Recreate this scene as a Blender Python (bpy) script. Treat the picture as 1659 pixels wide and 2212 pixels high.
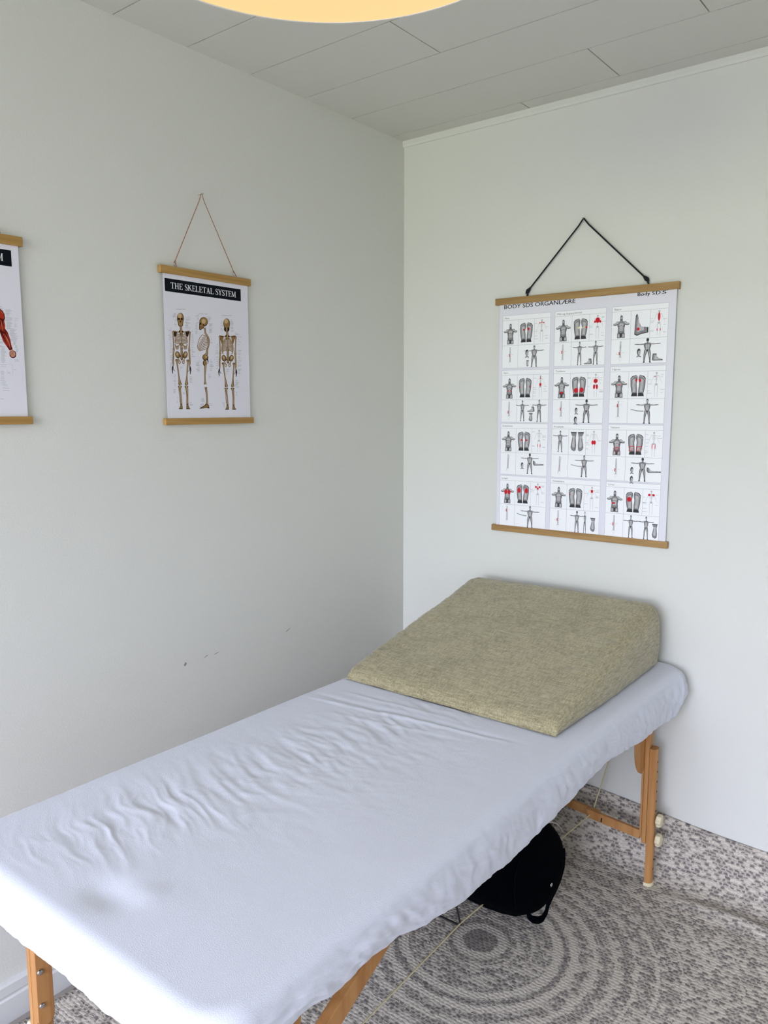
import bpy, bmesh, math, random
from mathutils import Vector, Matrix, noise as mnoise
random.seed(7)
for o in list(bpy.data.objects): bpy.data.objects.remove(o)
SC = bpy.context.scene
COL = SC.collection
PI = math.pi

# ------------------------------------------------------------------ camera
F_PX = 1703.69
YAW, PITCH, ROLL = math.radians(38.2969), math.radians(7.51595), math.radians(-0.05368)
CAM = Vector((1.85463, -2.47247, 1.5192))
_f = Vector((-math.sin(YAW)*math.cos(PITCH), math.cos(YAW)*math.cos(PITCH), -math.sin(PITCH)))
_r = Vector((math.cos(YAW), math.sin(YAW), 0)); _u = _r.cross(_f)
_r2 = _r*math.cos(ROLL) + _u*math.sin(ROLL); _u2 = _r2.cross(_f)
cd = bpy.data.cameras.new('camera'); cam = bpy.data.objects.new('camera', cd); COL.objects.link(cam)
cd.sensor_fit = 'VERTICAL'; cd.sensor_height = 36.0; cd.lens = F_PX/2212*36.0
cd.clip_start = 0.02; cd.clip_end = 200
M = Matrix((( _r2.x, _u2.x, -_f.x, CAM.x), (_r2.y, _u2.y, -_f.y, CAM.y), (_r2.z, _u2.z, -_f.z, CAM.z), (0,0,0,1)))
cam.matrix_world = M
SC.camera = cam
def hit(px, py, ax, val):
    """where the line of sight through a photo pixel meets the plane axis=val (used to measure positions)"""
    d = _f + _r2*((px-829.5)/F_PX) - _u2*((py-1106.0)/F_PX)
    t = (val-CAM[ax])/d[ax]
    return CAM + d*t

# ------------------------------------------------------------------ view, world, light
SC.view_settings.view_transform = 'Standard'; SC.view_settings.look = 'None'
SC.view_settings.gamma = 1.0; SC.view_settings.use_curve_mapping = False
SC.view_settings.exposure = 1.85
SC.cycles.use_denoising = True
SC.cycles.max_bounces = 8; SC.cycles.diffuse_bounces = 5; SC.cycles.sample_clamp_indirect = 8.0
W = bpy.data.worlds.new('world'); SC.world = W; W.use_nodes = True
nt = W.node_tree; nt.nodes.clear()
wo = nt.nodes.new('ShaderNodeOutputWorld'); bg = nt.nodes.new('ShaderNodeBackground')
tc = nt.nodes.new('ShaderNodeTexCoord'); sx = nt.nodes.new('ShaderNodeSeparateXYZ')
rmp = nt.nodes.new('ShaderNodeValToRGB'); mp = nt.nodes.new('ShaderNodeMapRange')
nt.links.new(tc.outputs['Generated'], sx.inputs[0]); nt.links.new(sx.outputs['Z'], mp.inputs['Value'])
mp.inputs['From Min'].default_value = -1; mp.inputs['From Max'].default_value = 1
nt.links.new(mp.outputs[0], rmp.inputs[0]); nt.links.new(rmp.outputs[0], bg.inputs['Color']); nt.links.new(bg.outputs[0], wo.inputs[0])
cr = rmp.color_ramp
cr.elements[0].position = 0.0; cr.elements[0].color = (0.33, 0.37, 0.22, 1)      # lawn below
cr.elements[1].position = 1.0; cr.elements[1].color = (1.0, 1.05, 1.45, 1)       # pale sky
e = cr.elements.new(0.485); e.color = (0.42, 0.47, 0.28, 1)
e = cr.elements.new(0.52); e.color = (0.62, 0.68, 0.70, 1)
e = cr.elements.new(0.62); e.color = (1.0, 1.06, 1.40, 1)
bg.inputs['Strength'].default_value = 5.6

ROOM = (0.0, 3.5, -7.0, 0.0, 2.5)          # x0 x1 y0 y1 height
WIN = (0.40, 3.10, 0.95, 2.25)             # window in the wall behind the camera
FILL_HOLE = (0.50, 2.90, -6.60, -4.70)           # unseen ceiling opening behind the camera, added for overhead fill light
pl = bpy.data.lights.new('window_portal', 'AREA'); plo = bpy.data.objects.new('window_portal', pl); COL.objects.link(plo)
pl.shape = 'RECTANGLE'; pl.size = WIN[1]-WIN[0]; pl.size_y = WIN[3]-WIN[2]; pl.cycles.is_portal = True
plo.location = ((WIN[0]+WIN[1])/2, ROOM[2]-0.10, (WIN[2]+WIN[3])/2); plo.rotation_euler = (PI/2, 0, 0)

pl2 = bpy.data.lights.new('fill_hole_portal', 'AREA'); plo2 = bpy.data.objects.new('fill_hole_portal', pl2); COL.objects.link(plo2)  # portal for the added ceiling opening
pl2.shape = 'RECTANGLE'; pl2.size = FILL_HOLE[1]-FILL_HOLE[0]; pl2.size_y = FILL_HOLE[3]-FILL_HOLE[2]; pl2.cycles.is_portal = True
plo2.location = ((FILL_HOLE[0]+FILL_HOLE[1])/2, (FILL_HOLE[2]+FILL_HOLE[3])/2, ROOM[4]+.08)

# ------------------------------------------------------------------ material helpers
def s2l(c):
    c = c/255.0
    return c/12.92 if c <= 0.04045 else ((c+0.055)/1.055)**2.4
def rgb(r, g, b): return (s2l(r), s2l(g), s2l(b), 1)
def newmat(name):
    m = bpy.data.materials.new(name); m.use_nodes = True
    n = m.node_tree; b = n.nodes['Principled BSDF']
    return m, n, b
def N(n, typ, **kw):
    x = n.nodes.new(typ)
    for k, v in kw.items(): setattr(x, k, v)
    return x
def mat(name, col, rough=0.6, metal=0.0, spec=0.4, bump=None, var=None, coord='Object', sheen=0):
    """bump=(scale, distance, detail, stretch)  var=(scale, amount, stretch)"""
    m, n, b = newmat(name)
    b.inputs['Base Color'].default_value = col; b.inputs['Roughness'].default_value = rough
    b.inputs['Metallic'].default_value = metal; b.inputs['Specular IOR Level'].default_value = spec
    if sheen: b.inputs['Sheen Weight'].default_value = sheen
    tcn = N(n, 'ShaderNodeTexCoord')
    if bump:
        mpn = N(n, 'ShaderNodeMapping'); mpn.inputs['Scale'].default_value = bump[3] if len(bump) > 3 else (1, 1, 1)
        n.links.new(tcn.outputs[coord], mpn.inputs[0])
        t = N(n, 'ShaderNodeTexNoise'); t.inputs['Scale'].default_value = bump[0]; t.inputs['Detail'].default_value = bump[2]
        n.links.new(mpn.outputs[0], t.inputs['Vector'])
        bp = N(n, 'ShaderNodeBump'); bp.inputs['Distance'].default_value = bump[1]; bp.inputs['Strength'].default_value = 1.0
        n.links.new(t.outputs[0], bp.inputs['Height']); n.links.new(bp.outputs[0], b.inputs['Normal'])
    if var:
        mpn = N(n, 'ShaderNodeMapping'); mpn.inputs['Scale'].default_value = var[2]
        n.links.new(tcn.outputs[coord], mpn.inputs[0])
        t = N(n, 'ShaderNodeTexNoise'); t.inputs['Scale'].default_value = var[0]; t.inputs['Detail'].default_value = 4
        n.links.new(mpn.outputs[0], t.inputs['Vector'])
        mr = N(n, 'ShaderNodeMapRange'); mr.inputs['From Min'].default_value = .25; mr.inputs['From Max'].default_value = .75
        mr.inputs['To Min'].default_value = 1-var[1]; mr.inputs['To Max'].default_value = 1+var[1]
        n.links.new(t.outputs[0], mr.inputs['Value'])
        vm = N(n, 'ShaderNodeVectorMath', operation='SCALE'); vm.inputs[0].default_value = col[:3]
        n.links.new(mr.outputs[0], vm.inputs['Scale']); n.links.new(vm.outputs[0], b.inputs['Base Color'])
    return m
def emis(name, col, strength):
    m, n, b = newmat(name)
    b.inputs['Base Color'].default_value = (.03, .03, .03, 1)
    b.inputs['Emission Color'].default_value = col; b.inputs['Emission Strength'].default_value = strength
    return m
def wood(name, base, dark, scale=1.0, axis=1, ring=34):
    m, n, b = newmat(name)
    tcn = N(n, 'ShaderNodeTexCoord'); mpn = N(n, 'ShaderNodeMapping')
    s = [ring, ring, ring]; s[axis] = 1.8
    mpn.inputs['Scale'].default_value = [q*scale for q in s]
    n.links.new(tcn.outputs['Object'], mpn.inputs[0])
    t = N(n, 'ShaderNodeTexNoise'); t.inputs['Scale'].default_value = 1.6; t.inputs['Detail'].default_value = 5; t.inputs['Distortion'].default_value = .6
    n.links.new(mpn.outputs[0], t.inputs['Vector'])
    r = N(n, 'ShaderNodeValToRGB'); r.color_ramp.elements[0].position = .3; r.color_ramp.elements[0].color = dark
    r.color_ramp.elements[1].position = .62; r.color_ramp.elements[1].color = base
    n.links.new(t.outputs[0], r.inputs[0]); n.links.new(r.outputs[0], b.inputs['Base Color'])
    b.inputs['Roughness'].default_value = .5; b.inputs['Specular IOR Level'].default_value = .3
    bp = N(n, 'ShaderNodeBump'); bp.inputs['Distance'].default_value = .0004
    n.links.new(t.outputs[0], bp.inputs['Height']); n.links.new(bp.outputs[0], b.inputs['Normal'])
    return m
M_WALL = mat('wall_paint', (0.70, 0.705, 0.65, 1), .75, spec=.2, bump=(240, .00042, 3))
M_CEIL = mat('ceiling_panel_white', (0.66, 0.655, 0.59, 1), .7, spec=.2)
M_SEAM = mat('seam_brown', rgb(84, 56, 46), .9)
M_TRIM = mat('trim_white', (0.68, 0.685, 0.66, 1), .6)
M_FLOOR = mat('floor_beige', rgb(150, 143, 134), .6)
M_BAMBOO = wood('bamboo_rod', rgb(180, 143, 82), rgb(154, 116, 60), 1, 1)
M_OAK = wood('oak_rod', rgb(172, 138, 88), rgb(142, 108, 62), 1, 0)
M_BEECH = wood('beech_leg', rgb(190, 140, 86), rgb(164, 112, 62), .6, 2)
M_HOLE = mat('hole_dark', rgb(70, 45, 25), .9)
M_PLY = mat('plywood_edge', rgb(150, 120, 85), .7, var=(60, .3, (1, 1, 1)))
M_PLAST = mat('cream_plastic', rgb(222, 212, 176), .4)
M_STEEL = mat('steel', (.6, .6, .6, 1), .25, metal=1)
M_BLACKM = mat('black_steel', (.01, .01, .012, 1), .4)
M_SHEET = mat('sheet_jersey', (0.675, 0.70, 0.775, 1), .85, spec=.15, bump=(620, .0006, 4), sheen=.1)
M_PAD = mat('pad_vinyl', rgb(60, 70, 90), .5)
M_PAPER = mat('poster_paper', (0.76, 0.755, 0.81, 1), .5, spec=.25)
M_PANEL = mat('poster_panel_white', (0.90, 0.91, 0.92, 1), .5, spec=.25)
M_LINE = mat('print_grey_line', (0.40, 0.42, 0.42, 1), .7, spec=.08)
M_BLACK = mat('print_black', (0.006, 0.008, 0.012, 1), .7, spec=.08)
M_WHITE = mat('print_white', (0.80, 0.80, 0.82, 1), .7, spec=.08)
M_G1 = mat('print_dark_grey', (0.05, 0.05, 0.052, 1), .7, spec=.08)
M_G2 = mat('print_mid_grey', (0.25, 0.25, 0.255, 1), .7, spec=.08)
M_G3 = mat('print_light_grey', (0.52, 0.51, 0.51, 1), .7, spec=.08)
M_RED = mat('print_red', (0.62, 0.02, 0.03, 1), .7, spec=.08)
M_YEL = mat('print_yellow', (0.75, 0.65, 0.35, 1), .7, spec=.08)
M_TXT = mat('print_text_grey', (0.22, 0.22, 0.22, 1), .7, spec=.08)
M_BD = mat('print_bone_dark', rgb(52, 38, 22), .7, spec=.08)
M_BM = mat('print_bone_mid', rgb(150, 116, 70), .7, spec=.08)
M_BL = mat('print_bone_light', rgb(200, 170, 125), .7, spec=.08)
M_MD = mat('print_muscle_dark', rgb(88, 20, 14), .7, spec=.08)
M_MM = mat('print_muscle_red', rgb(170, 48, 30), .7, spec=.08)
M_ML = mat('print_muscle_pale', rgb(214, 158, 130), .7, spec=.08)
M_CORD = mat('leather_string', rgb(150, 92, 70), .7)
M_BCORD = mat('black_cord', (.008, .009, .014, 1), .8)
M_ROPE = mat('cream_rope', rgb(205, 195, 150), .7)
M_BAG = mat('black_leather', (.0012, .0018, .0032, 1), .6, spec=.02, bump=(180, .0004, 3))
M_BAG2 = mat('black_nylon', (.0022, .004, .0065, 1), .75, spec=.02)
for q in (M_BAG, M_BAG2): q.node_tree.nodes['Principled BSDF'].inputs['IOR'].default_value = 1.2
M_WCORD = mat('white_cable', (.6, .6, .58, 1), .5)

def linen():
    m, n, b = newmat('khaki_linen')
    tcn = N(n, 'ShaderNodeTexCoord')
    outs = []
    for sc in ((30, 420, 420), (420, 30, 200)):
        mpn = N(n, 'ShaderNodeMapping'); mpn.inputs['Scale'].default_value = sc
        n.links.new(tcn.outputs['Object'], mpn.inputs[0])
        t = N(n, 'ShaderNodeTexNoise'); t.inputs['Scale'].default_value = 1; t.inputs['Detail'].default_value = 3; t.inputs['Roughness'].default_value = .6
        n.links.new(mpn.outputs[0], t.inputs['Vector']); outs.append(t)
    ad = N(n, 'ShaderNodeMath', operation='ADD'); n.links.new(outs[0].outputs[0], ad.inputs[0]); n.links.new(outs[1].outputs[0], ad.inputs[1])
    t3 = N(n, 'ShaderNodeTexNoise'); t3.inputs['Scale'].default_value = 9; t3.inputs['Detail'].default_value = 5
    n.links.new(tcn.outputs['Object'], t3.inputs['Vector'])
    m3 = N(n, 'ShaderNodeMath', operation='MULTIPLY_ADD'); m3.inputs[1].default_value = .28; n.links.new(t3.outputs[0], m3.inputs[0]); n.links.new(ad.outputs[0], m3.inputs[2])
    r = N(n, 'ShaderNodeValToRGB'); r.color_ramp.elements[0].position = .0; r.color_ramp.elements[0].color = rgb(110, 103, 76)
    r.color_ramp.elements[1].position = 1; r.color_ramp.elements[1].color = rgb(194, 184, 146)
    mr = N(n, 'ShaderNodeMapRange'); mr.inputs['From Min'].default_value = .80; mr.inputs['From Max'].default_value = 1.50
    n.links.new(m3.outputs[0], mr.inputs['Value']); n.links.new(mr.outputs[0], r.inputs[0]); n.links.new(r.outputs[0], b.inputs['Base Color'])
    bp = N(n, 'ShaderNodeBump'); bp.inputs['Distance'].default_value = .0008; n.links.new(ad.outputs[0], bp.inputs['Height'])
    n.links.new(bp.outputs[0], b.inputs['Normal'])
    b.inputs['Roughness'].default_value = .62; b.inputs['Specular IOR Level'].default_value = .35; b.inputs['Sheen Weight'].default_value = .25
    return m
M_LINEN = linen()

RUGC = (0.784, -0.675)
def rugmat():
    m, n, b = newmat('woven_rug')
    uv = N(n, 'ShaderNodeTexCoord'); sp = N(n, 'ShaderNodeSeparateXYZ'); n.links.new(uv.outputs['UV'], sp.inputs[0])
    def mth(op, a, c=None, d=None):
        x = N(n, 'ShaderNodeMath', operation=op)
        for i, v in enumerate((a, c, d)):
            if v is None: continue
            if isinstance(v, (int, float)): x.inputs[i].default_value = v
            else: n.links.new(v, x.inputs[i])
        return x.outputs[0]
    U, V = sp.outputs[0], sp.outputs[1]
    def noise(sx_, sy_, det=2, dist=0):
        c = N(n, 'ShaderNodeCombineXYZ'); n.links.new(mth('MULTIPLY', U, sx_), c.inputs[0]); n.links.new(mth('MULTIPLY', V, sy_), c.inputs[1])
        t = N(n, 'ShaderNodeTexNoise'); t.inputs['Scale'].default_value = 1; t.inputs['Detail'].default_value = det; t.inputs['Distortion'].default_value = dist
        n.links.new(c.outputs[0], t.inputs['Vector']); return t.outputs[0]
    wob = mth('MULTIPLY', mth('SUBTRACT', noise(34, 30), .5), .018)
    Uw = mth('ADD', U, wob); Vw = mth('ADD', V, mth('MULTIPLY', mth('SUBTRACT', noise(46, 30), .5), .012))
    RH, CW = .0105, .0165
    vr = mth('DIVIDE', Vw, RH); j = mth('FLOOR', vr); fv = mth('FRACT', vr)
    off = mth('MULTIPLY', mth('FRACT', mth('MULTIPLY', j, .5)), 1.0)
    ur = mth('ADD', mth('DIVIDE', Uw, CW), off); i = mth('FLOOR', ur); fu = mth('FRACT', ur)
    cc = N(n, 'ShaderNodeCombineXYZ'); n.links.new(i, cc.inputs[0]); n.links.new(j, cc.inputs[1])
    wn = N(n, 'ShaderNodeTexWhiteNoise', noise_dimensions='2D'); n.links.new(cc.outputs[0], wn.inputs['Vector'])
    # radius from the ring centre
    du = mth('SUBTRACT', U, RUGC[0]); dv = mth('SUBTRACT', V, RUGC[1])
    r = mth('SQRT', mth('ADD', mth('MULTIPLY', du, du), mth('MULTIPLY', dv, dv)))
    r = mth('ADD', r, mth('MULTIPLY', mth('SUBTRACT', noise(9, 9), .5), .005))
    ramp = N(n, 'ShaderNodeValToRGB'); n.links.new(mth('DIVIDE', r, .9), ramp.inputs[0])
    stops = [(0, .78), (.046, .78), (.052, .02), (.078, .02), (.088, .5), (.105, .5), (.112, .2), (.125, .5), (.19, .45), (.2, .62), (.207, .05), (.23, .05), (.237, .8), (.246, .8), (.252, .04), (.272, .04),
             (.28, .5), (.30, .5), (.308, .1), (.322, .1), (.33, .56), (.36, .52), (.37, .3), (.385, .3), (.395, .54), (.44, .5), (.45, .32), (.47, .32), (.48, .54), (.54, .5), (.55, .35), (.57, .35), (.6, .52), (.66, .5), (.68, .38), (.70, .5), (.85, .48)]
    els = ramp.color_ramp.elements
    els[0].position = stops[0][0]; els[0].color = (stops[0][1],)*3+(1,)
    els[1].position = stops[-1][0]/.9; els[1].color = (stops[-1][1],)*3+(1,)
    for p_, v_ in stops[1:-1][:30]:
        q = els.new(p_/.9); q.color = (v_, v_, v_, 1)
    lf = noise(3.2, 16, 3, .6)
    dens = mth('MULTIPLY_ADD', mth('SUBTRACT', lf, .5), .6, mth('MULTIPLY_ADD', ramp.outputs[0], 1.1, .16))
    # pale chain-stitch rings and the dark rings and centre between them
    def rings(lst, w):
        tot = None
        for q in lst:
            c_ = soft0(mth('ABSOLUTE', mth('SUBTRACT', r, q[0])), q[1], w)
            c_ = mth('MULTIPLY', c_, q[2]) if len(q) > 2 else c_
            tot = c_ if tot is None else mth('MAXIMUM', tot, c_)
        return tot
    def soft0(x, lim, w):
        m_ = N(n, 'ShaderNodeMapRange'); n.links.new(x, m_.inputs['Value']); m_.inputs['From Min'].default_value = lim-w; m_.inputs['From Max'].default_value = lim+w
        m_.inputs['To Min'].default_value = 1; m_.inputs['To Max'].default_value = 0; return m_.outputs[0]
    pale = rings([(.063, .011), (.107, .0045, .8), (.150, .004, .6), (.215, .010), (.262, .009), (.320, .006, .9), (.372, .005, .8), (.425, .005, .7), (.480, .005, .7), (.545, .005, .6), (.61, .005, .5), (.69, .005, .4)], .003)
    dark = rings([(.0, .046), (.084, .006, .7), (.238, .005, .8), (.292, .005, .5), (.345, .006, .45), (.400, .006, .35), (.455, .007, .3), (.515, .008, .25), (.58, .008, .2)], .003)
    dens = mth('MULTIPLY', mth('ADD', dens, mth('MULTIPLY', dark, .35)), mth('SUBTRACT', 1.0, pale))
    isdark = mth('GREATER_THAN', dens, mth('MULTIPLY_ADD', wn.outputs['Value'], .9, .07))
    # shape of one float of dark yarn in its cell
    sz = N(n, 'ShaderNodeSeparateXYZ'); n.links.new(wn.outputs['Color'], sz.inputs[0])
    def soft(x, lim, w):
        m_ = N(n, 'ShaderNodeMapRange'); n.links.new(x, m_.inputs['Value']); n.links.new(mth('SUBTRACT', lim, w), m_.inputs['From Min']); n.links.new(mth('ADD', lim, w), m_.inputs['From Max'])
        m_.inputs['To Min'].default_value = 1; m_.inputs['To Max'].default_value = 0; return m_.outputs[0]
    ju = mth('MULTIPLY', mth('SUBTRACT', noise(180, 180), .5), .5); jv = mth('MULTIPLY', mth('SUBTRACT', noise(150, 260), .5), .5)
    mu = soft(mth('ABSOLUTE', mth('ADD', mth('SUBTRACT', fu, .5), ju)), mth('MULTIPLY_ADD', sz.outputs[1], .25, .24), .08)
    mv = soft(mth('ABSOLUTE', mth('ADD', mth('SUBTRACT', fv, .5), jv)), mth('MULTIPLY_ADD', sz.outputs[2], .22, .16), .10)
    dk = mth('MULTIPLY', mth('MULTIPLY', isdark, mu), mv)
    streak = noise(70, 900, 2)
    sm = N(n, 'ShaderNodeMapRange'); sm.inputs['From Min'].default_value = .35; sm.inputs['From Max'].default_value = .55; n.links.new(streak, sm.inputs['Value'])
    dk1 = mth('MULTIPLY', dk, mth('MULTIPLY_ADD', sm.outputs[0], .45, .55))
    # thin dark strands between the light stitches
    st2 = noise(120, 520, 3, .3); s2 = N(n, 'ShaderNodeMapRange'); s2.inputs['From Min'].default_value = .53; s2.inputs['From Max'].default_value = .64; n.links.new(st2, s2.inputs['Value'])
    dk2 = mth('MAXIMUM', dk1, mth('MULTIPLY', mth('MULTIPLY', s2.outputs[0], mth('MULTIPLY_ADD', ramp.outputs[0], .9, .15)), mth('SUBTRACT', 1.0, pale)))
    hue = N(n, 'ShaderNodeMixRGB'); hue.inputs[1].default_value = rgb(88, 86, 84); hue.inputs[2].default_value = rgb(124, 112, 112)
    n.links.new(noise(5, 5), hue.inputs[0])
    lt = N(n, 'ShaderNodeMixRGB'); lt.inputs[1].default_value = rgb(228, 221, 206); lt.inputs[2].default_value = rgb(184, 176, 162)
    n.links.new(noise(300, 420, 2), lt.inputs[0])
    # every light stitch has its own tone, and a dark gap round it
    gap = mth('MULTIPLY', mth('SUBTRACT', 1.0, soft(mth('ABSOLUTE', mth('SUBTRACT', fv, .5)), .40, .12)), .24)
    ang = mth('ARCTAN2', dv, du)
    bead = mth('SINE', mth('MULTIPLY', ang, mth('MULTIPLY', mth('FLOOR', mth('DIVIDE', r, .02)), 13.0)))
    ton = mth('SUBTRACT', mth('MULTIPLY_ADD', sz.outputs[0], .30, .78), gap)
    ton = mth('ADD', mth('MULTIPLY', ton, mth('SUBTRACT', 1.0, pale)), mth('MULTIPLY', pale, mth('MULTIPLY_ADD', bead, .07, 1.0)))
    ton = mth('MULTIPLY', ton, mth('SUBTRACT', 1.0, mth('MULTIPLY', dark, .34)))
    vms = N(n, 'ShaderNodeVectorMath', operation='SCALE'); n.links.new(lt.outputs[0], vms.inputs[0]); n.links.new(ton, vms.inputs['Scale'])
    mx = N(n, 'ShaderNodeMixRGB'); n.links.new(dk2, mx.inputs[0]); n.links.new(vms.outputs[0], mx.inputs[1]); n.links.new(hue.outputs[0], mx.inputs[2])
    n.links.new(mx.outputs[0], b.inputs['Base Color'])
    # weave relief
    h1 = mth('MULTIPLY', mth('SINE', mth('MULTIPLY', fu, PI)), mth('SINE', mth('MULTIPLY', fv, PI)))
    h = mth('SUBTRACT', mth('ADD', h1, mth('MULTIPLY', noise(320, 320), .5)), mth('MULTIPLY', dk, .5))
    bp = N(n, 'ShaderNodeBump'); bp.inputs['Distance'].default_value = .0013; bp.inputs['Strength'].default_value = .9
    n.links.new(h, bp.inputs['Height']); n.links.new(bp.outputs[0], b.inputs['Normal'])
    b.inputs['Roughness'].default_value = .9; b.inputs['Specular IOR Level'].default_value = .15
    return m
M_RUG = rugmat()

# ------------------------------------------------------------------ mesh builder
class MB:
    def __init__(s): s.v = []; s.f = []; s.m = []; s.mats = []; s.uv = None
    def mi(s, m):
        if m not in s.mats: s.mats.append(m)
        return s.mats.index(m)
    def add(s, vs, fs, m=None):
        b = len(s.v); s.v += [tuple(q) for q in vs]; s.f += [tuple(b+i for i in f) for f in fs]
        s.m += [s.mi(m)]*len(fs)
    def box(s, x0, x1, y0, y1, z0, z1, m):
        vs = [(x, y, z) for x in (x0, x1) for y in (y0, y1) for z in (z0, z1)]
        s.add(vs, [(0,1,3,2),(4,6,7,5),(0,4,5,1),(2,3,7,6),(0,2,6,4),(1,5,7,3)], m)
    def prism(s, pts, axis, a, b, m):
        """closed polygon pts (2D) pushed along axis from a to b"""
        n = len(pts)
        def P(q, t):
            return ((t, q[0], q[1]), (q[0], t, q[1]), (q[0], q[1], t))[axis]
        vs = [P(q, a) for q in pts]+[P(q, b) for q in pts]
        s.add(vs, [tuple(range(n)), tuple(range(2*n-1, n-1, -1))]+[(i, (i+1) % n, n+(i+1) % n, n+i) for i in range(n)], m)
    def tube(s, pts, r, m, seg=10, flat=1.0, closed=False, cap=True):
        pts = [Vector(p) for p in pts]; n = len(pts); rs = r if isinstance(r, (list, tuple)) else [r]*n
        vs = []; up = None
        for i, p in enumerate(pts):
            t = (pts[(i+1) % n]-pts[i-1]) if closed else (pts[min(i+1, n-1)]-pts[max(i-1, 0)])
            t.normalize()
            if up is None:
                up = Vector((0, 0, 1)) if abs(t.z) < .9 else Vector((1, 0, 0))
            a = t.cross(up); a.normalize(); bb = a.cross(t); up = bb
            for k in range(seg):
                th = 2*PI*k/seg
                vs.append(p + a*math.cos(th)*rs[i] + bb*math.sin(th)*rs[i]*flat)
        fs = []
        for i in range(n if closed else n-1):
            for k in range(seg):
                q = (i+1) % n
                fs.append((i*seg+k, i*seg+(k+1) % seg, q*seg+(k+1) % seg, q*seg+k))
        if cap and not closed: fs += [tuple(range(seg-1, -1, -1)), tuple((n-1)*seg+k for k in range(seg))]
        s.add(vs, fs, m)
    def lathe(s, prof, c, m, seg=48, axis=2, scal=None, cap=True):
        """prof = [(radius, height)]"""
        vs = []
        for r, h in prof:
            for k in range(seg):
                th = 2*PI*k/seg; rr = r*(scal(th) if scal else 1)
                a, b_ = rr*math.cos(th), rr*math.sin(th)
                vs.append({2: (c[0]+a, c[1]+b_, c[2]+h), 0: (c[0]+h, c[1]+a, c[2]+b_), 1: (c[0]+a, c[1]+h, c[2]+b_)}[axis])
        fs = [(i*seg+k, i*seg+(k+1) % seg, (i+1)*seg+(k+1) % seg, (i+1)*seg+k) for i in range(len(prof)-1) for k in range(seg)]
        if cap: fs += [tuple(range(seg-1, -1, -1)), tuple((len(prof)-1)*seg+k for k in range(seg))]
        s.add(vs, fs, m)
    def build(s, name, parent=None, smooth=False, bevel=0, origin=None, fix=True, subsurf=0):
        me = bpy.data.meshes.new(name)
        o3 = Vector(origin) if origin is not None else Vector((0, 0, 0))
        me.from_pydata([tuple(Vector(q)-o3) for q in s.v], [], s.f)
        for m in s.mats: me.materials.append(m)
        for p, k in zip(me.polygons, s.m): p.material_index = k; p.use_smooth = smooth
        if fix:
            bm = bmesh.new(); bm.from_mesh(me); bmesh.ops.recalc_face_normals(bm, faces=bm.faces); bm.to_mesh(me); bm.free()
        me.update()
        o = bpy.data.objects.new(name, me); COL.objects.link(o)
        if parent is not None:
            o.parent = parent; po = Vector((0, 0, 0)); q = parent
            while q is not None: po += q.location; q = q.parent
            o.location = o3-po
        else: o.location = o3
        if bevel:
            b = o.modifiers.new('bevel', 'BEVEL'); b.width = bevel; b.segments = 3; b.limit_method = 'ANGLE'; b.angle_limit = math.radians(40)
            for p in me.polygons: p.use_smooth = True
            w = o.modifiers.new('wn', 'WEIGHTED_NORMAL'); w.keep_sharp = True
        if subsurf:
            q = o.modifiers.new('sub', 'SUBSURF'); q.levels = subsurf; q.render_levels = subsurf
        return o
def tag(o, label, cat, group=None):
    o['label'] = label; o['category'] = cat
    if group: o['group'] = group
    return o
def struct(o): o['kind'] = 'structure'; return o
def thing(name, loc, label, cat, group=None):
    o = bpy.data.objects.new(name, None); COL.objects.link(o); o.location = loc; o.empty_display_size = .05
    return tag(o, label, cat, group)

# ------------------------------------------------------------------ room shell
X0, X1, Y0, Y1, H = ROOM
b = MB(); b.box(X0-.12, X1+.12, Y0-.2, Y1+.12, -.10, 0, M_FLOOR); struct(b.build('floor'))
b = MB(); b.box(-.12, 0, Y0-.2, Y1+.12, 0, H+.1, M_WALL); WL = struct(b.build('wall_left'))
b = MB(); b.box(0, X1, 0, .12, 0, H+.1, M_WALL); struct(b.build('wall_back'))
b = MB(); b.box(X1, X1+.12, Y0-.2, Y1+.12, 0, H+.1, mat('wall_paint_grey', (.50, .50, .47, 1), .8)); struct(b.build('wall_right'))
b = MB()
b.box(0, WIN[0], Y0-.2, Y0, 0, H+.1, M_WALL); b.box(WIN[1], X1, Y0-.2, Y0, 0, H+.1, M_WALL)
b.box(WIN[0], WIN[1], Y0-.2, Y0, 0, WIN[2], M_WALL); b.box(WIN[0], WIN[1], Y0-.2, Y0, WIN[3], H+.1, M_WALL)
struct(b.build('wall_front'))
b = MB()
for a0, a1, c0, c1 in ((WIN[0], WIN[1], WIN[2], WIN[2]+.05), (WIN[0], WIN[1], WIN[3]-.05, WIN[3]), (WIN[0], WIN[0]+.05, WIN[2]+.05, WIN[3]-.05), (WIN[1]-.05, WIN[1], WIN[2]+.05, WIN[3]-.05), ((WIN[0]+WIN[1])/2-.03, (WIN[0]+WIN[1])/2+.03, WIN[2]+.05, WIN[3]-.05)):
    b.box(a0, a1, Y0-.14, Y0-.08, c0, c1, M_TRIM)
struct(b.build('window_1', bevel=.004))
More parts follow.
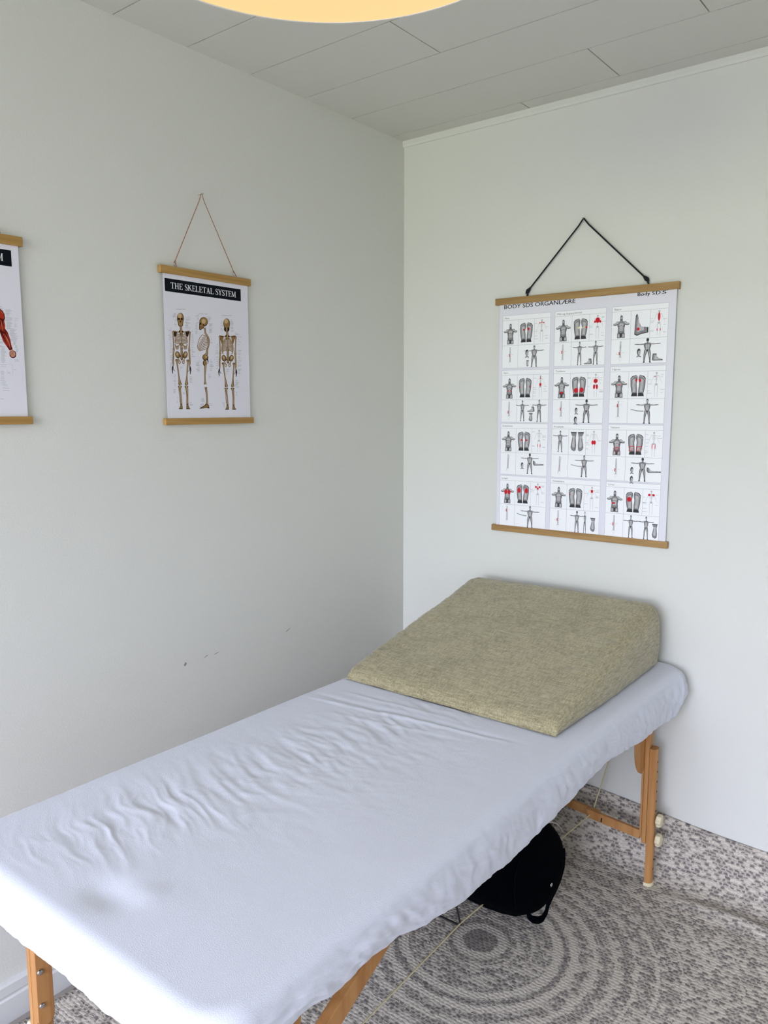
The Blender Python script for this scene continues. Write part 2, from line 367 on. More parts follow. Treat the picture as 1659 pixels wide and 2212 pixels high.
# ceiling: long boards with thin open joints
b = MB(); G = .0017
for q in ((X0-.12, FILL_HOLE[0], Y0-.2, Y1+.12), (FILL_HOLE[1], X1+.12, Y0-.2, Y1+.12), (FILL_HOLE[0], FILL_HOLE[1], Y0-.2, FILL_HOLE[2]), (FILL_HOLE[0], FILL_HOLE[1], FILL_HOLE[3], Y1+.12)):
    b.box(q[0], q[1], q[2], q[3], H+.012, H+.06, M_SEAM)
seams = [0.0, -.0725] + [-.0725-.2302*k for k in range(1, 20)]
joint = [.525, .857, 1.181, .525, .02+.857, 1.181]
for k in range(len(seams)-1):
    y1, y0 = seams[k], max(seams[k+1], Y0)
    if y1 <= Y0: break
    xs = [0.0]; x = joint[k % 6]
    while x < X1: xs.append(x); x += 1.20
    xs.append(X1)
    for a0, a1 in zip(xs[:-1], xs[1:]):
        c0, c1, d0, d1 = a0+(G if a0 > 0 else 0), a1-(G if a1 < X1 else 0), y0+G, y1-(G if k else 0)
        if d1 <= FILL_HOLE[2] or d0 >= FILL_HOLE[3] or c1 <= FILL_HOLE[0] or c0 >= FILL_HOLE[1]: b.box(c0, c1, d0, d1, H, H+.012, M_CEIL); continue
        if c0 < FILL_HOLE[0]: b.box(c0, FILL_HOLE[0], d0, d1, H, H+.012, M_CEIL)
        if c1 > FILL_HOLE[1]: b.box(FILL_HOLE[1], c1, d0, d1, H, H+.012, M_CEIL)
        m0, m1 = max(c0, FILL_HOLE[0]), min(c1, FILL_HOLE[1])
        if d0 < FILL_HOLE[2]: b.box(m0, m1, d0, FILL_HOLE[2], H, H+.012, M_CEIL)
        if d1 > FILL_HOLE[3]: b.box(m0, m1, FILL_HOLE[3], d1, H, H+.012, M_CEIL)
struct(b.build('ceiling'))
b = MB()
for q in ((FILL_HOLE[0]-.04, FILL_HOLE[0], FILL_HOLE[2]-.04, FILL_HOLE[3]+.04), (FILL_HOLE[1], FILL_HOLE[1]+.04, FILL_HOLE[2]-.04, FILL_HOLE[3]+.04), (FILL_HOLE[0], FILL_HOLE[1], FILL_HOLE[2]-.04, FILL_HOLE[2]), (FILL_HOLE[0], FILL_HOLE[1], FILL_HOLE[3], FILL_HOLE[3]+.04)):
    b.box(q[0], q[1], q[2], q[3], H-.006, H+.16, M_TRIM)
struct(b.build('fill_hole_frame'))  # rim of the opening added for fill light, out of view
b = MB(); b.prism([(0, H), (-.010, H), (-.010, H-.004), (-.0095, H-.014), (-.006, H-.021), (0, H-.022)], 0, 0.0, X1, M_WALL)
struct(b.build('trim_1'))
b = MB()
b.prism([(0, 0), (.016, 0), (.016, .062), (.012, .066), (.012, .070), (.014, .074), (.014, .098), (.010, .103), (0, .103)], 1, Y0, 0, M_TRIM)
struct(b.build('baseboard_left'))
b = MB()
for (px, py, w, h_, a) in ((401, 1434, .006, .006, .3), (399, 1437, .004, .003, 0), (445, 1418, .012, .0016, .35), (468, 1411, .013, .0016, .2), (622, 1361, .016, .0016, .45)):
    c = hit(px, py, 0, .0006)
    pts = []
    for k in range(9):
        th = 2*PI*k/9; rr = random.uniform(.55, 1.15)
        dy, dz = math.cos(th)*w*rr, math.sin(th)*h_*rr
        pts.append((.0006, c.y+dy*math.cos(a)-dz*math.sin(a), c.z+dy*math.sin(a)+dz*math.cos(a)))
    b.add(pts, [tuple(range(9))], mat('scuff_grey', rgb(140, 142, 134), .9) if 'scuff_grey' not in bpy.data.materials else bpy.data.materials['scuff_grey'])
so = b.build('scuff_marks', parent=WL, fix=False)

# ------------------------------------------------------------------ pendant lamp
LC = Vector((1.181, -1.744, 2.10)); LR = .30
lamp = thing('pendant_lamp', (LC.x, LC.y, LC.z), 'round pendant lamp with a glowing warm yellow diffuser under the ceiling', 'lamp')
b = MB(); b.lathe([(.002, -.0), (LR*.5, .0002), (LR-.003, .0008), (LR-.003, .004), (.002, .004)], LC, emis('lamp_glow', (1.0, 0.685, 0.289, 1), 0.272), 96); b.build('diffuser', lamp, smooth=True, origin=LC)
b = MB(); b.lathe([(LR-.0025, .0), (LR, .0), (LR, .20), (LR-.002, .20), (LR-.0025, .004), (LR-.0025, .0)], LC, mat('shade_fabric', (.75, .73, .68, 1), .8), 96, cap=False); b.build('lamp_shade', lamp, smooth=False, origin=LC)
b = MB(); b.tube([(LC.x, LC.y, 2.20), (LC.x, LC.y, H-.02)], .003, M_TRIM)
for k in range(3):
    th = k*2*PI/3; b.tube([(LC.x, LC.y, 2.22), (LC.x+(LR-.003)*math.cos(th), LC.y+(LR-.003)*math.sin(th), 2.295)], .002, M_TRIM, 6)
b.build('suspension_cord', lamp, smooth=True, origin=LC)
b = MB(); b.lathe([(.001, -.03), (.04, -.03), (.055, -.005), (.055, 0), (.001, 0)], (LC.x, LC.y, H), M_TRIM, 32); b.build('ceiling_canopy', lamp, smooth=True, origin=LC)

# ------------------------------------------------------------------ rug
def rug():
    NX, prof = 150, []
    def lip(x): return .222-.062*max(0, min(1, (x-.79)/.6))*.6 + .004*math.sin(x*9)
    me = bpy.data.meshes.new('rug'); vs, fs, uvs = [], [], []
    xs = [.045+(2.75-.045)*i/NX for i in range(NX+1)]
    flat = [-3.2+(3.2-.34)*k/40 for k in range(41)]
    rows = None
    for x in xs:
        L = lip(x); pr = []
        for y in flat: pr.append((y, .010))
        am = max(0, min(1, (x-1.05)/.30)); am = am*am*(3-2*am)
        for k in range(1, 17):                                   # loose ridge along the foot of the wall
            t = k/16; y = -.34+.235*t
            pr.append((y, .010+am*(.004*math.sin(PI*min(1, t/.7)) + .020*math.exp(-((t-.86)/.13)**2))))
        z9 = pr[-1][1]
        for k in range(1, 13):                                   # quarter bend up the wall
            a = PI/2*k/12; R_ = .085
            pr.append((-.105+math.sin(a)*R_*1.05, z9+(.095-z9)*(1-math.cos(a))))
        for k in range(1, 9):
            t = k/8; pr.append((-.0157+.0055*t+.001*math.sin(PI*t), .095+(L-.095)*t))
        s = 0; us = []
        for q in range(len(pr)):
            if q: s += math.hypot(pr[q][0]-pr[q-1][0], pr[q][1]-pr[q-1][1])
            us.append(-3.2+s)
        rows = len(pr)
        for (y, z), u in zip(pr, us): vs.append((x, y, z)); uvs.append((x, u))
    n = rows
    for i in range(NX):
        for j in range(n-1): fs.append((i*n+j, (i+1)*n+j, (i+1)*n+j+1, i*n+j+1))
    me.from_pydata(vs, [], fs); lay = me.uv_layers.new(name='UVMap')
    for p in me.polygons:
        p.use_smooth = True
        for li in p.loop_indices: lay.data[li].uv = uvs[me.loops[li].vertex_index]
    me.materials.append(M_RUG)
    o = bpy.data.objects.new('woven_rug', me); COL.objects.link(o)
    sd = o.modifiers.new('solid', 'SOLIDIFY'); sd.thickness = .007; sd.offset = -1
    tag(o, 'large grey and beige woven rug with ring pattern, its edge curled up the back wall', 'rug')
rug()

# ------------------------------------------------------------------ flat print drawing on posters
class Art:
    """flat ink on a sheet; P maps drawing coordinates to a point on the paper, layer lifts it by hairs"""
    def __init__(s, P, nrm): s.P = P; s.n = Vector(nrm); s.b = MB(); s.k = 0
    def _p(s, q, lift): return Vector(s.P(q[0], q[1])) + s.n*lift
    def up(s): s.k += 1
    def lift(s):
        Art.cnt = (Art.cnt+1) % 60
        return .00012 + .00007*s.k + .000001*Art.cnt
    cnt = 0
    def poly(s, pts, m):
        l_ = s.lift(); s.b.add([s._p(q, l_) for q in pts], [tuple(range(len(pts)))], m)
    def ell(s, c, rx, ry, m, n=18, a=0):
        s.poly([(c[0]+rx*math.cos(t)*math.cos(a)-ry*math.sin(t)*math.sin(a), c[1]+rx*math.cos(t)*math.sin(a)+ry*math.sin(t)*math.cos(a)) for t in [2*PI*i/n for i in range(n)]], m)
    def stroke(s, pts, w, m, smooth=True):
        if smooth and len(pts) > 2:
            w_ = w if isinstance(w, (list, tuple)) else [w]*len(pts)
            out, ow = [], []
            for i in range(len(pts)-1):
                p0, p1, p2, p3 = pts[max(i-1, 0)], pts[i], pts[i+1], pts[min(i+2, len(pts)-1)]
                for k in range(4):
                    t = k/4
                    out.append(tuple(.5*((2*p1[d])+(-p0[d]+p2[d])*t+(2*p0[d]-5*p1[d]+4*p2[d]-p3[d])*t*t+(-p0[d]+3*p1[d]-3*p2[d]+p3[d])*t**3) for d in (0, 1)))
                    ow.append(w_[i]*(1-t)+w_[i+1]*t)
            out.append(pts[-1]); ow.append(w_[-1]); pts, w = out, ow
        n = len(pts); w = w if isinstance(w, (list, tuple)) else [w]*n
        if len(w) != n: w = [w[0]+(w[-1]-w[0])*i/(n-1) for i in range(n)]
        L, R = [], []
        for i in range(n):
            a, c = pts[max(i-1, 0)], pts[min(i+1, n-1)]
            dx, dy = c[0]-a[0], c[1]-a[1]; l = math.hypot(dx, dy) or 1; nx, ny = -dy/l*w[i]/2, dx/l*w[i]/2
            L.append((pts[i][0]+nx, pts[i][1]+ny)); R.append((pts[i][0]-nx, pts[i][1]-ny))
        l_ = s.lift(); vs = [s._p(q, l_) for q in L+R]
        s.b.add(vs, [(i, i+1, n+i+1, n+i) for i in range(n-1)], m)
    def bone(s, pts, w, dark, mid, light=None):
        s.stroke(pts, w, dark); s.k += 1
        ww = [q*.66 for q in w] if isinstance(w, (list, tuple)) else w*.66
        s.stroke(pts, ww, mid); s.k += 1
        if light:
            ww = [q*.25 for q in w] if isinstance(w, (list, tuple)) else w*.25
            s.stroke(pts, ww, light)
        s.k -= 2
def text_into(art, txt, x0, x1, ybase, m, height=None, shear=0):
    """sans text fitted between x0 and x1 (drawing units, y down); returns cap scale"""
    cu = bpy.data.curves.new('t', 'FONT'); cu.body = txt; cu.size = 1; cu.resolution_u = 3
    ob = bpy.data.objects.new('t', cu); COL.objects.link(ob)
    dg = bpy.context.evaluated_depsgraph_get(); me = bpy.data.meshes.new_from_object(ob.evaluated_get(dg))
    vs = [v.co.copy() for v in me.vertices]; fs = [tuple(p.vertices) for p in me.polygons]
    bpy.data.objects.remove(ob)
    if not vs: return
    ax, bx = min(v.x for v in vs), max(v.x for v in vs)
    sc = (x1-x0)/(bx-ax); sy = sc if height is None else height/.72
    l_ = art.lift(); art.b.add([art._p((x0+(v.x-ax)*sc, ybase-v.y*sy), l_) for v in vs], fs, m)
    bpy.data.meshes.remove(me); bpy.data.curves.remove(cu)
# serif capitals, drawn with strokes: unit height, y up
TH, TN, SF = .15, .055, .045
def serif_glyph(ch):
    st = []; P = []
    def V(x, y0=0, y1=1, w=TH): st.append(([(x, y0), (x, y1)], w))
    def Hh(x0, x1, y, w=TN): st.append(([(x0, y), (x1, y)], w))
    def sf(x, y, w=.17): st.append(([(x-w, y+(SF/2 if y < .5 else -SF/2)), (x+w, y+(SF/2 if y < .5 else -SF/2))], SF))
    if ch == 'T': V(.38); sf(.38, 0); Hh(.02, .74, .97); st.append(([(.03, .99), (.03, .74)], [.07, .02])); st.append(([(.73, .99), (.73, .74)], [.07, .02])); return st, .76
    if ch == 'H': V(.17); V(.66); Hh(.17, .66, .5); [sf(x, y, .16) for x in (.17, .66) for y in (0, 1)]; return st, .84
    if ch in 'EL':
        V(.17); sf(.17, 0, .15); sf(.17, 1, .15)
        if ch == 'E': Hh(.17, .62, .97); st.append(([(.62, .99), (.63, .76)], [.07, .02])); Hh(.17, .47, .51); st.append(([(.47, .62), (.47, .4)], .04))
        Hh(.17, .65, .03); st.append(([(.64, .01), (.67, .28)], [.09, .02])); return st, .68
    if ch == 'S':
        st.append(([(.48, .78), (.42, .93), (.27, .985), (.12, .90), (.09, .74), (.20, .60), (.38, .46), (.49, .30), (.45, .10), (.27, .015), (.11, .08), (.05, .25)], [.03, .05, .06, .1, .13, .15, .16, .14, .11, .06, .05, .03]))
        st.append(([(.49, .99), (.49, .74)], .035)); st.append(([(.05, .0), (.05, .27)], .035)); return st, .56
    if ch == 'K': V(.17); sf(.17, 0, .15); sf(.17, 1, .15); st.append(([(.20, .42), (.62, .97)], TN)); st.append(([(.34, .58), (.70, .02)], TH)); sf(.60, 1, .14); sf(.70, 0, .14); return st, .82
    if ch == 'A': st.append(([(.36, 1.0), (.12, .02)], TN)); st.append(([(.36, 1.0), (.62, .02)], TH)); Hh(.19, .52, .34); sf(.12, 0, .12); sf(.63, 0, .15); return st, .78
    if ch == 'Y': st.append(([(.12, .97), (.38, .45)], TH)); st.append(([(.64, .97), (.38, .45)], TN)); V(.38, 0, .5); sf(.38, 0, .16); sf(.12, 1, .14); sf(.64, 1, .12); return st, .76
    if ch == 'M': V(.13, 0, 1, TN); st.append(([(.15, .97), (.46, .08)], TH)); st.append(([(.46, .08), (.77, .97)], TN)); V(.80); sf(.13, 0, .11); sf(.80, 0, .15); sf(.12, 1, .10); sf(.82, 1, .13); return st, .97
    if ch == 'U': st.append(([(.16, 1), (.16, .3), (.26, .05), (.42, .02), (.58, .08), (.66, .3), (.66, 1)], [TH, TH, .11, .07, .06, TN, TN])); sf(.16, 1, .14); sf(.66, 1, .12); return st, .82
    if ch == 'C': st.append(([(.64, .76), (.52, .95), (.36, .98), (.17, .85), (.10, .5), (.17, .16), (.38, .02), (.56, .07), (.66, .24)], [.03, .05, .06, .12, .16, .12, .06, .05, .03])); st.append(([(.64, .98), (.64, .72)], .035)); return st, .72
    if ch == 'R': V(.17); sf(.17, 0, .15); sf(.17, 1, .15); st.append(([(.17, .97), (.42, .96), (.56, .84), (.55, .62), (.40, .51), (.17, .50)], [TN, .06, .13, .13, .06, TN])); st.append(([(.38, .5), (.70, .02)], TH)); sf(.72, 0, .1); return st, .8
    return [], .36
def serif_text(art, txt, x0, x1, ybase, hgt, m):
    gl = [serif_glyph(c) for c in txt]; tot = sum(g[1]+.03 for g in gl)-.03
    sx_ = (x1-x0)/tot; x = x0
    for st, adv in gl:
        for pts, w in st:
            k = (sx_+hgt)/2
            art.stroke([(x+p[0]*sx_, ybase-p[1]*hgt) for p in pts], [q*k for q in w] if isinstance(w, list) else w*k, m)
        x += (adv+.03)*sx_

def hook_mb(p, nrm, m, r=.0045):
    mb = MB(); p = Vector(p)
    mb.tube([p+Vector((0, 0, -.004)), p+Vector((0, 0, .002))], .0008, m, 6)
    side = Vector((0, 1, 0)) if abs(nrm[0]) > .5 else Vector((1, 0, 0))
    mb.tube([p+Vector((0, 0, .002+r))+side*r*math.cos(t)+Vector((0, 0, r*math.sin(t))) for t in [2*PI*k/14 for k in range(12)]], .0008, m, 6)
    return mb
def hanger_poster(name, label, wall_ax, rod_pts, top, bot, paper, nail, eyes, rod_mat, string_mat, sr, art_fn, knots):
    """wall_ax 0: hangs on the left wall (plane x), 1: on the back wall (plane y)."""
    sgn = 1 if wall_ax == 0 else -1
    def P(u, z, d): return (d, u, z) if wall_ax == 0 else (u, -d, z)
    nrm = (1, 0, 0) if wall_ax == 0 else (0, -1, 0)
    mid = (rod_pts[0]+rod_pts[1])/2
    root = thing(name, P(mid, bot[0], .008), label, 'poster')
    for nm, (z0, z1) in (('top_rod', top), ('bottom_rod', bot)):
        b = MB(); a = P(rod_pts[0], z0, .001); c = P(rod_pts[1], z1, .015)
        b.box(min(a[0], c[0]), max(a[0], c[0]), min(a[1], c[1]), max(a[1], c[1]), z0, z1, rod_mat)
        o = b.build(nm, root, bevel=.0012, origin=((a[0]+c[0])/2, (a[1]+c[1])/2, (z0+z1)/2))
    b = MB(); a = P(paper[0], bot[1]-.004, .0085); c = P(paper[1], top[0]+.004, .0092)
    b.box(min(a[0], c[0]), max(a[0], c[0]), min(a[1], c[1]), max(a[1], c[1]), a[2], c[2], M_PAPER)
    pap = b.build('paper_sheet', root, origin=P(mid, bot[0], .008))
    art_fn(pap, nrm)
    for e_ in eyes:
        hook_mb(P(e_[0], top[1]+.002, .008), nrm, M_STEEL).build('screw_eye', root, smooth=True, origin=P(e_[0], top[1], .008))
    b = MB(); np_ = P(nail[0], nail[1], .014)
    ep = [P(e_[0], top[1]+.0125, .008) for e_ in eyes]
    pts = [ep[0]]
    for k in range(1, 12): pts.append(tuple(Vector(ep[0]).lerp(Vector(np_)+Vector((0, 0, -.002)), k/12)))
    pts += [tuple(Vector(np_)+Vector(P(-.0015, 0, 0))+Vector((0, 0, .0005))), tuple(Vector(np_)+Vector((0, 0, .0018))), tuple(Vector(np_)+Vector(P(.0015, 0, 0))+Vector((0, 0, .0005)))]
    for k in range(11, -1, -1): pts.append(tuple(Vector(ep[1]).lerp(Vector(np_)+Vector((0, 0, -.002)), k/12)))
    b.tube(pts, sr, string_mat, 8)
    for i, e_ in enumerate(ep):
        v = Vector(e_); kr = knots[0]
        d = (Vector(np_)-v).normalized()
        b.tube([v-d*kr*.6, v+d*kr*.1, v+d*kr*.9, v+d*kr*1.9, v+d*kr*2.9], [sr*.9, kr*.75, kr, kr*.7, sr], string_mat, 10)
        t = Vector(P((.006 if i or wall_ax else .004)*knots[1], -.010, .002)) if wall_ax == 0 else Vector(((.001 if i == 0 else .003)*knots[1], 0, -.013))
        if wall_ax == 0: t.x = .002
        b.tube([v+d*kr, v+d*kr*.4+t*.5+Vector(P(.001, 0, 0)), v+t*1.1], sr*1.05, string_mat, 8)
    b.build('hanging_string', root, smooth=True, origin=np_)
    b = MB(); b.tube([P(nail[0], nail[1], -.004), P(nail[0], nail[1]+.001, .020)], .0009, M_STEEL, 8)
    b.tube([P(nail[0], nail[1]+.001, .019), P(nail[0], nail[1]+.001, .0205)], .0022, M_STEEL, 10)
    return root, b.build('nail', None, smooth=True, origin=P(nail[0], nail[1], 0))

# ---- skeletal chart
def art_skeleton(pap, nrm):
    PX = .0092
    def P(u, v):
        q = hit(350+u/8.295, 640+v/8.295, 0, PX); return (PX, q.y, q.z)
    A = Art(P, nrm); D, Mi, L = M_BD, M_BM, M_BL
    def front(T, sc, back=False):
        def S(pts, w, light=L):
            A.bone([T(*q) for q in pts], [x*sc for x in w] if isinstance(w, list) else w*sc, D, Mi, light)
            if isinstance(w, list) and len(pts) > 2:
                for q, ww in ((pts[0], w[0]), (pts[-1], w[-1])):
                    if ww >= 17: A.ell(T(*q), ww*.56*sc, ww*.50*sc, D); A.up(); A.ell(T(*q), ww*.38*sc, ww*.34*sc, Mi); A.k -= 1
        def E(c, rx, ry, m, a=0): A.ell(T(*c), rx*sc, ry*sc, m, a=a)
        # skull
        E((328, 392), 63, 97, D); A.poly([T(*q) for q in [(276, 440), (383, 440), (374, 525), (350, 548), (315, 548), (290, 520)]], D); A.up()
        E((326, 385), 55, 86, Mi); A.poly([T(*q) for q in [(285, 440), (375, 440), (366, 520), (345, 540), (318, 540), (298, 515)]], Mi); A.up()
        E((318, 350), 34, 46, L)
        A.up()
        if not back:
            E((300, 406), 21, 20, D); E((353, 408), 20, 20, D); E((330, 450), 9, 17, D); A.stroke([T(306, 498), T(330, 503), T(352, 498)], 12*sc, L); A.up(); A.stroke([T(306, 500), T(352, 500)], 3*sc, D)
        else:
            E((328, 500), 52, 52, D); A.up(); E((326, 445), 34, 34, Mi); A.up(); S([(328, 480), (332, 560)], 34)
        A.k = 0
        S([(336, 550), (340, 600), (342, 680)], [34, 40, 52])
        A.poly([T(*q) for q in [(330, 590), (290, 640), (342, 670), (400, 640)]], D)
        # scapulae and clavicles
        for sgn in (-1, 1):
            q = 343
            A.poly([T(q+sgn*x, y) for x, y in [(70, 640), (150, 625), (120, 730), (95, 820 if back else 720)]], D)
            if back: A.up(); A.poly([T(q+sgn*x, y) for x, y in [(78, 655), (140, 640), (112, 730), (96, 800)]], Mi); A.k -= 1
            A.up(); S([(q+sgn*6, 660), (q+sgn*70, 636), (q+sgn*148, 622)], 15); A.k -= 1
        A.up()
        # ribs
        for i in range(10):
            y = 672+i*25; wd = [62, 80, 92, 99, 103, 106, 107, 106, 102, 95][i]
            for sgn in (-1, 1):
                if back: pts = [(343+sgn*10, y), (343+sgn*wd*.6, y+4), (343+sgn*wd, y+42), (343+sgn*wd*.8, y+72)]
                elif i < 7: pts = [(343+sgn*12, y+22), (343+sgn*wd*.45, y+26), (343+sgn*wd, y+8), (343+sgn*wd*.96, y-16)]
                else: pts = [(343+sgn*(14+(i-7)*17), 850+(i-7)*14), (343+sgn*wd*.6, y+48-(i-7)*3), (343+sgn*wd*.93, y+44), (343+sgn*wd, y+10)]
                S(pts, 16)
        A.up(); A.up()
        S([(344, 850), (350, 960), (352, 1120)], [34, 32, 42])
        for k in range(9):
            y = 880+k*26; A.stroke([T(325, y), T(375, y+2)], 8*sc, D)
        A.k += 3
        S([(343, 672), (343, 740), (345, 855)], [26, 17, 15])
        A.k = 0
        # arms
        for sgn in (-1, 1):
            q = 345+(0 if sgn < 0 else 6)
            yy = 0 if sgn < 0 else 10
            S([(q+sgn*145, 640+yy), (q+sgn*144, 700+yy), (q+sgn*138, 860+yy), (q+sgn*136, 960+yy)], [34, 24, 20, 34])
            S([(q+sgn*132, 965+yy), (q+sgn*138, 1100+yy), (q+sgn*142, 1225+yy)], [22, 17, 20])
            S([(q+sgn*142, 965+yy), (q+sgn*152, 1100+yy), (q+sgn*154, 1215+yy)], [18, 13, 14])
            for fx, fy, w in ((-.02, 1340, 8), (12, 1395, 10), (22, 1380, 10), (5, 1390, 9), (-16, 1345, 8)):
                A.stroke([T(q+sgn*146, 1235+yy), T(q+sgn*(152+fx*.7), 1300+yy), T(q+sgn*(132+fx*1.6 if fx < 0 else 148+fx*.5), fy+yy)], [11*sc, w*sc, 4*sc], D)
        # pelvis
        for sgn in (-1, 1):
            A.ell(T(347+sgn*68, 1050), 43*sc, 64*sc, D, a=sgn*.25)
            A.up(); A.ell(T(347+sgn*70, 1046), 33*sc, 52*sc, Mi, a=sgn*.25); A.up(); A.ell(T(347+sgn*74, 1035), 15*sc, 30*sc, L, a=sgn*.3); A.k -= 2
            A.up()
            S([(347+sgn*60, 1100), (347+sgn*42, 1150), (347+sgn*14, 1172)], 18)
            S([(347+sgn*48, 1135), (347+sgn*52, 1185), (347+sgn*34, 1210), (347+sgn*14, 1175)], 14)
            A.k -= 1
        A.poly([T(*q) for q in [(318, 1060), (386, 1060), (362, 1150), (346, 1150)]], D); A.up(); A.poly([T(*q) for q in [(328, 1066), (376, 1066), (358, 1130), (348, 1130)]], Mi); A.k = 0
        # legs
        for q in (((262, 1148), (268, 1190), (300, 1420), (320, 1560), 322), ((462, 1155), (462, 1200), (446, 1420), (440, 1560), 440)):
            S([q[0], q[1], q[2], q[3]], [44, 27, 22, 50])
            A.k += 3
            S([(q[4]-2, 1560), (q[4], 1585)], [50, 58]); A.stroke([T(q[4]-32, 1604), T(q[4]+32, 1604)], 9*sc, M_WHITE)
            A.k -= 3
            t = 22 if q[4] == 322 else 14
            S([(q[4]-2, 1615), (q[4], 1670), (q[4]+t*.7, 1800), (q[4]+t, 1925)], [60, 33, 26, 34])
            A.stroke([T(q[4]+(-24 if q[4] == 322 else 26), 1650), T(q[4]+(-2 if q[4] == 322 else 26), 1900)], 8*sc, Mi)
            s_ = -1 if q[4] == 322 else 1
            fp = [(q[4]+t-14, 1930), (q[4]+t+14, 1930), (q[4]+t+16-s_*(-10), 1980), (q[4]+t+(26 if s_ > 0 else 24), 2020), (q[4]+t-(24 if s_ > 0 else 40), 2020)]
            if s_ > 0: fp = [(q[4]+t-14, 1930), (q[4]+t+12, 1930), (q[4]+t+30, 1985), (q[4]+t+52, 2022), (q[4]+t-22, 2022)]
            else: fp = [(q[4]+t-12, 1930), (q[4]+t+14, 1930), (q[4]+t+24, 1985), (q[4]+t+24, 2022), (q[4]+t-48, 2022), (q[4]+t-26, 1985)]
            A.k += 3
            A.poly([T(*z) for z in fp], D); A.up()
            cx_ = sum(z[0] for z in fp)/len(fp); cy_ = sum(z[1] for z in fp)/len(fp)
            A.poly([T(cx_+(z[0]-cx_)*.72, cy_+(z[1]-cy_)*.72) for z in fp], Mi); A.k -= 4
        A.k = 0
    front(lambda x, y: (x, y), 1.0)
    front(lambda x, y: (1172+(x-343)*.97, 400+(y-300)*.948), .95, True)
    # lateral view
    S = lambda pts, w: A.bone(pts, w, D, Mi, L)
    A.ell((745, 458), 76, 86, D); A.poly([(672, 430), (665, 520), (664, 596), (690, 606), (745, 572), (760, 500)], D); A.up()
    A.ell((748, 452), 66, 74, Mi); A.poly([(682, 430), (676, 520), (676, 588), (694, 594), (738, 560), (750, 500)], Mi); A.up()
    A.ell((745, 448), 38, 44, L); A.ell((688, 492), 16, 20, D); A.ell((738, 510), 9, 18, D); A.stroke([(668, 548), (700, 556), (722, 552)], 7, D); A.k = 0
    S([(762, 560), (768, 610), (782, 680)], [30, 28, 30])
    A.up()
    for i in range(10):
        y0 = 690+i*27; x0 = [735, 712, 690, 672, 658, 650, 645, 645, 652, 668][i]; y1 = y0+[20, 36, 48, 58, 66, 72, 76, 74, 62, 40][i]
        S([(815-i*2, y0), ((815+x0)/2+10, y0+6+i*2), (x0, y1)], 12)
    A.stroke([(735, 680), (680, 740), (642, 850), (642, 930), (690, 985)], [8, 12, 10, 12, 8], Mi)
    A.up()
    S([(790, 680), (832, 760), (838, 850), (812, 950), (800, 1030), (770, 1060)], [28, 30, 26, 30, 44, 50])
    S([(800, 700), (812, 800), (806, 880)], [12, 12, 10]); A.k = 0
    A.ell((776, 1095), 54, 58, D); A.ell((766, 1195), 36, 52, D); A.stroke([(810, 1120), (825, 1170), (818, 1215)], [26, 14, 6], D); A.up()
    A.ell((774, 1090), 42, 46, Mi); A.ell((768, 1190), 25, 40, Mi); A.up(); A.ell((790, 1075), 22, 26, L); A.k = 3
    S([(778, 1225), (768, 1400), (770, 1520), (772, 1580)], [40, 24, 24, 50]); A.stroke([(748, 1612), (806, 1612)], 8, M_WHITE)
    S([(784, 1628), (790, 1680), (805, 1800), (808, 1930)], [48, 34, 28, 36])
    A.poly([(790, 1920), (825, 1925), (846, 1985), (844, 2012), (800, 2000), (672, 2016), (684, 1998), (750, 1962)], D); A.up()
    A.poly([(797, 1935), (818, 1938), (834, 1985), (800, 1990), (700, 2004), (755, 1972)], Mi); A.k = 0
    # tiny captions and illegible label lines
    text_into(A, 'ANTERIOR VIEW', 245, 425, 240, M_TXT, 16); text_into(A, 'LATERAL VIEW', 655, 820, 325, M_TXT, 16); text_into(A, 'POSTERIOR VIEW', 1070, 1250, 352, M_TXT, 16)
    rnd = random.Random(3)
    def lines(x0, x1, y0, y1, n, right):
        for k in range(n):
            y = y0+(y1-y0)*(k+rnd.random()*.5)/n; w = rnd.uniform(.35, 1)*(x1-x0)
            if right: a, c = x0, x0+w
            else: a, c = x1-w, x1
            A.stroke([(a, y), (c, y+2)], 5, M_LINE)
            if rnd.random() < .6: A.stroke([(a+(c-a)*.15, y+13), (a+(c-a)*.8, y+15)], 5, M_LINE)
    lines(180, 255, 300, 380, 4, False); lines(205, 265, 410, 560, 5, False); lines(415, 515, 368, 600, 9, True)
    lines(105, 175, 560, 1010, 15, False); lines(130, 178, 1060, 1340, 9, False); lines(525, 600, 630, 1100, 12, True)
    lines(200, 245, 1400, 1750, 11, False); lines(255, 290, 1790, 1930, 3, False); lines(490, 550, 1430, 1560, 5, True); lines(490, 570, 1905, 1960, 2, True)
    lines(320, 370, 1265, 1300, 2, True); lines(375, 410, 1715, 1750, 2, True)
    lines(560, 660, 330, 480, 5, False); lines(580, 635, 480, 670, 7, False); lines(800, 905, 362, 450, 4, True); lines(838, 915, 480, 680, 8, True)
    lines(865, 905, 720, 850, 3, True); lines(590, 680, 1150, 1350, 7, False); lines(855, 930, 1130, 1340, 8, True); lines(830, 880, 1390, 1490, 3, True)
    lines(655, 760, 1820, 1990, 6, False); lines(840, 915, 1915, 1975, 2, True)
    lines(1040, 1085, 440, 620, 6, False); lines(1230, 1300, 410, 650, 9, True); lines(1305, 1390, 650, 690, 2, True); lines(1355, 1430, 710, 900, 4, True)
    lines(940, 1005, 850, 1060, 6, False); lines(1355, 1440, 955, 1400, 12, True); lines(965, 1005, 1080, 1310, 6, False); lines(1150, 1220, 1290, 1410, 3, True)
    lines(1310, 1390, 1500, 1640, 5, True); lines(1320, 1355, 1700, 1780, 3, True); lines(1075, 1120, 1890, 1990, 4, False)
    # title band
    c1 = lambda u, v: ((u/2.765-350)*8.295, (400+v/2.765-640)*8.295)
    def toyz(u, v): q = hit(u/2.765, 400+v/2.765, 0, PX); return (q.y, q.z)
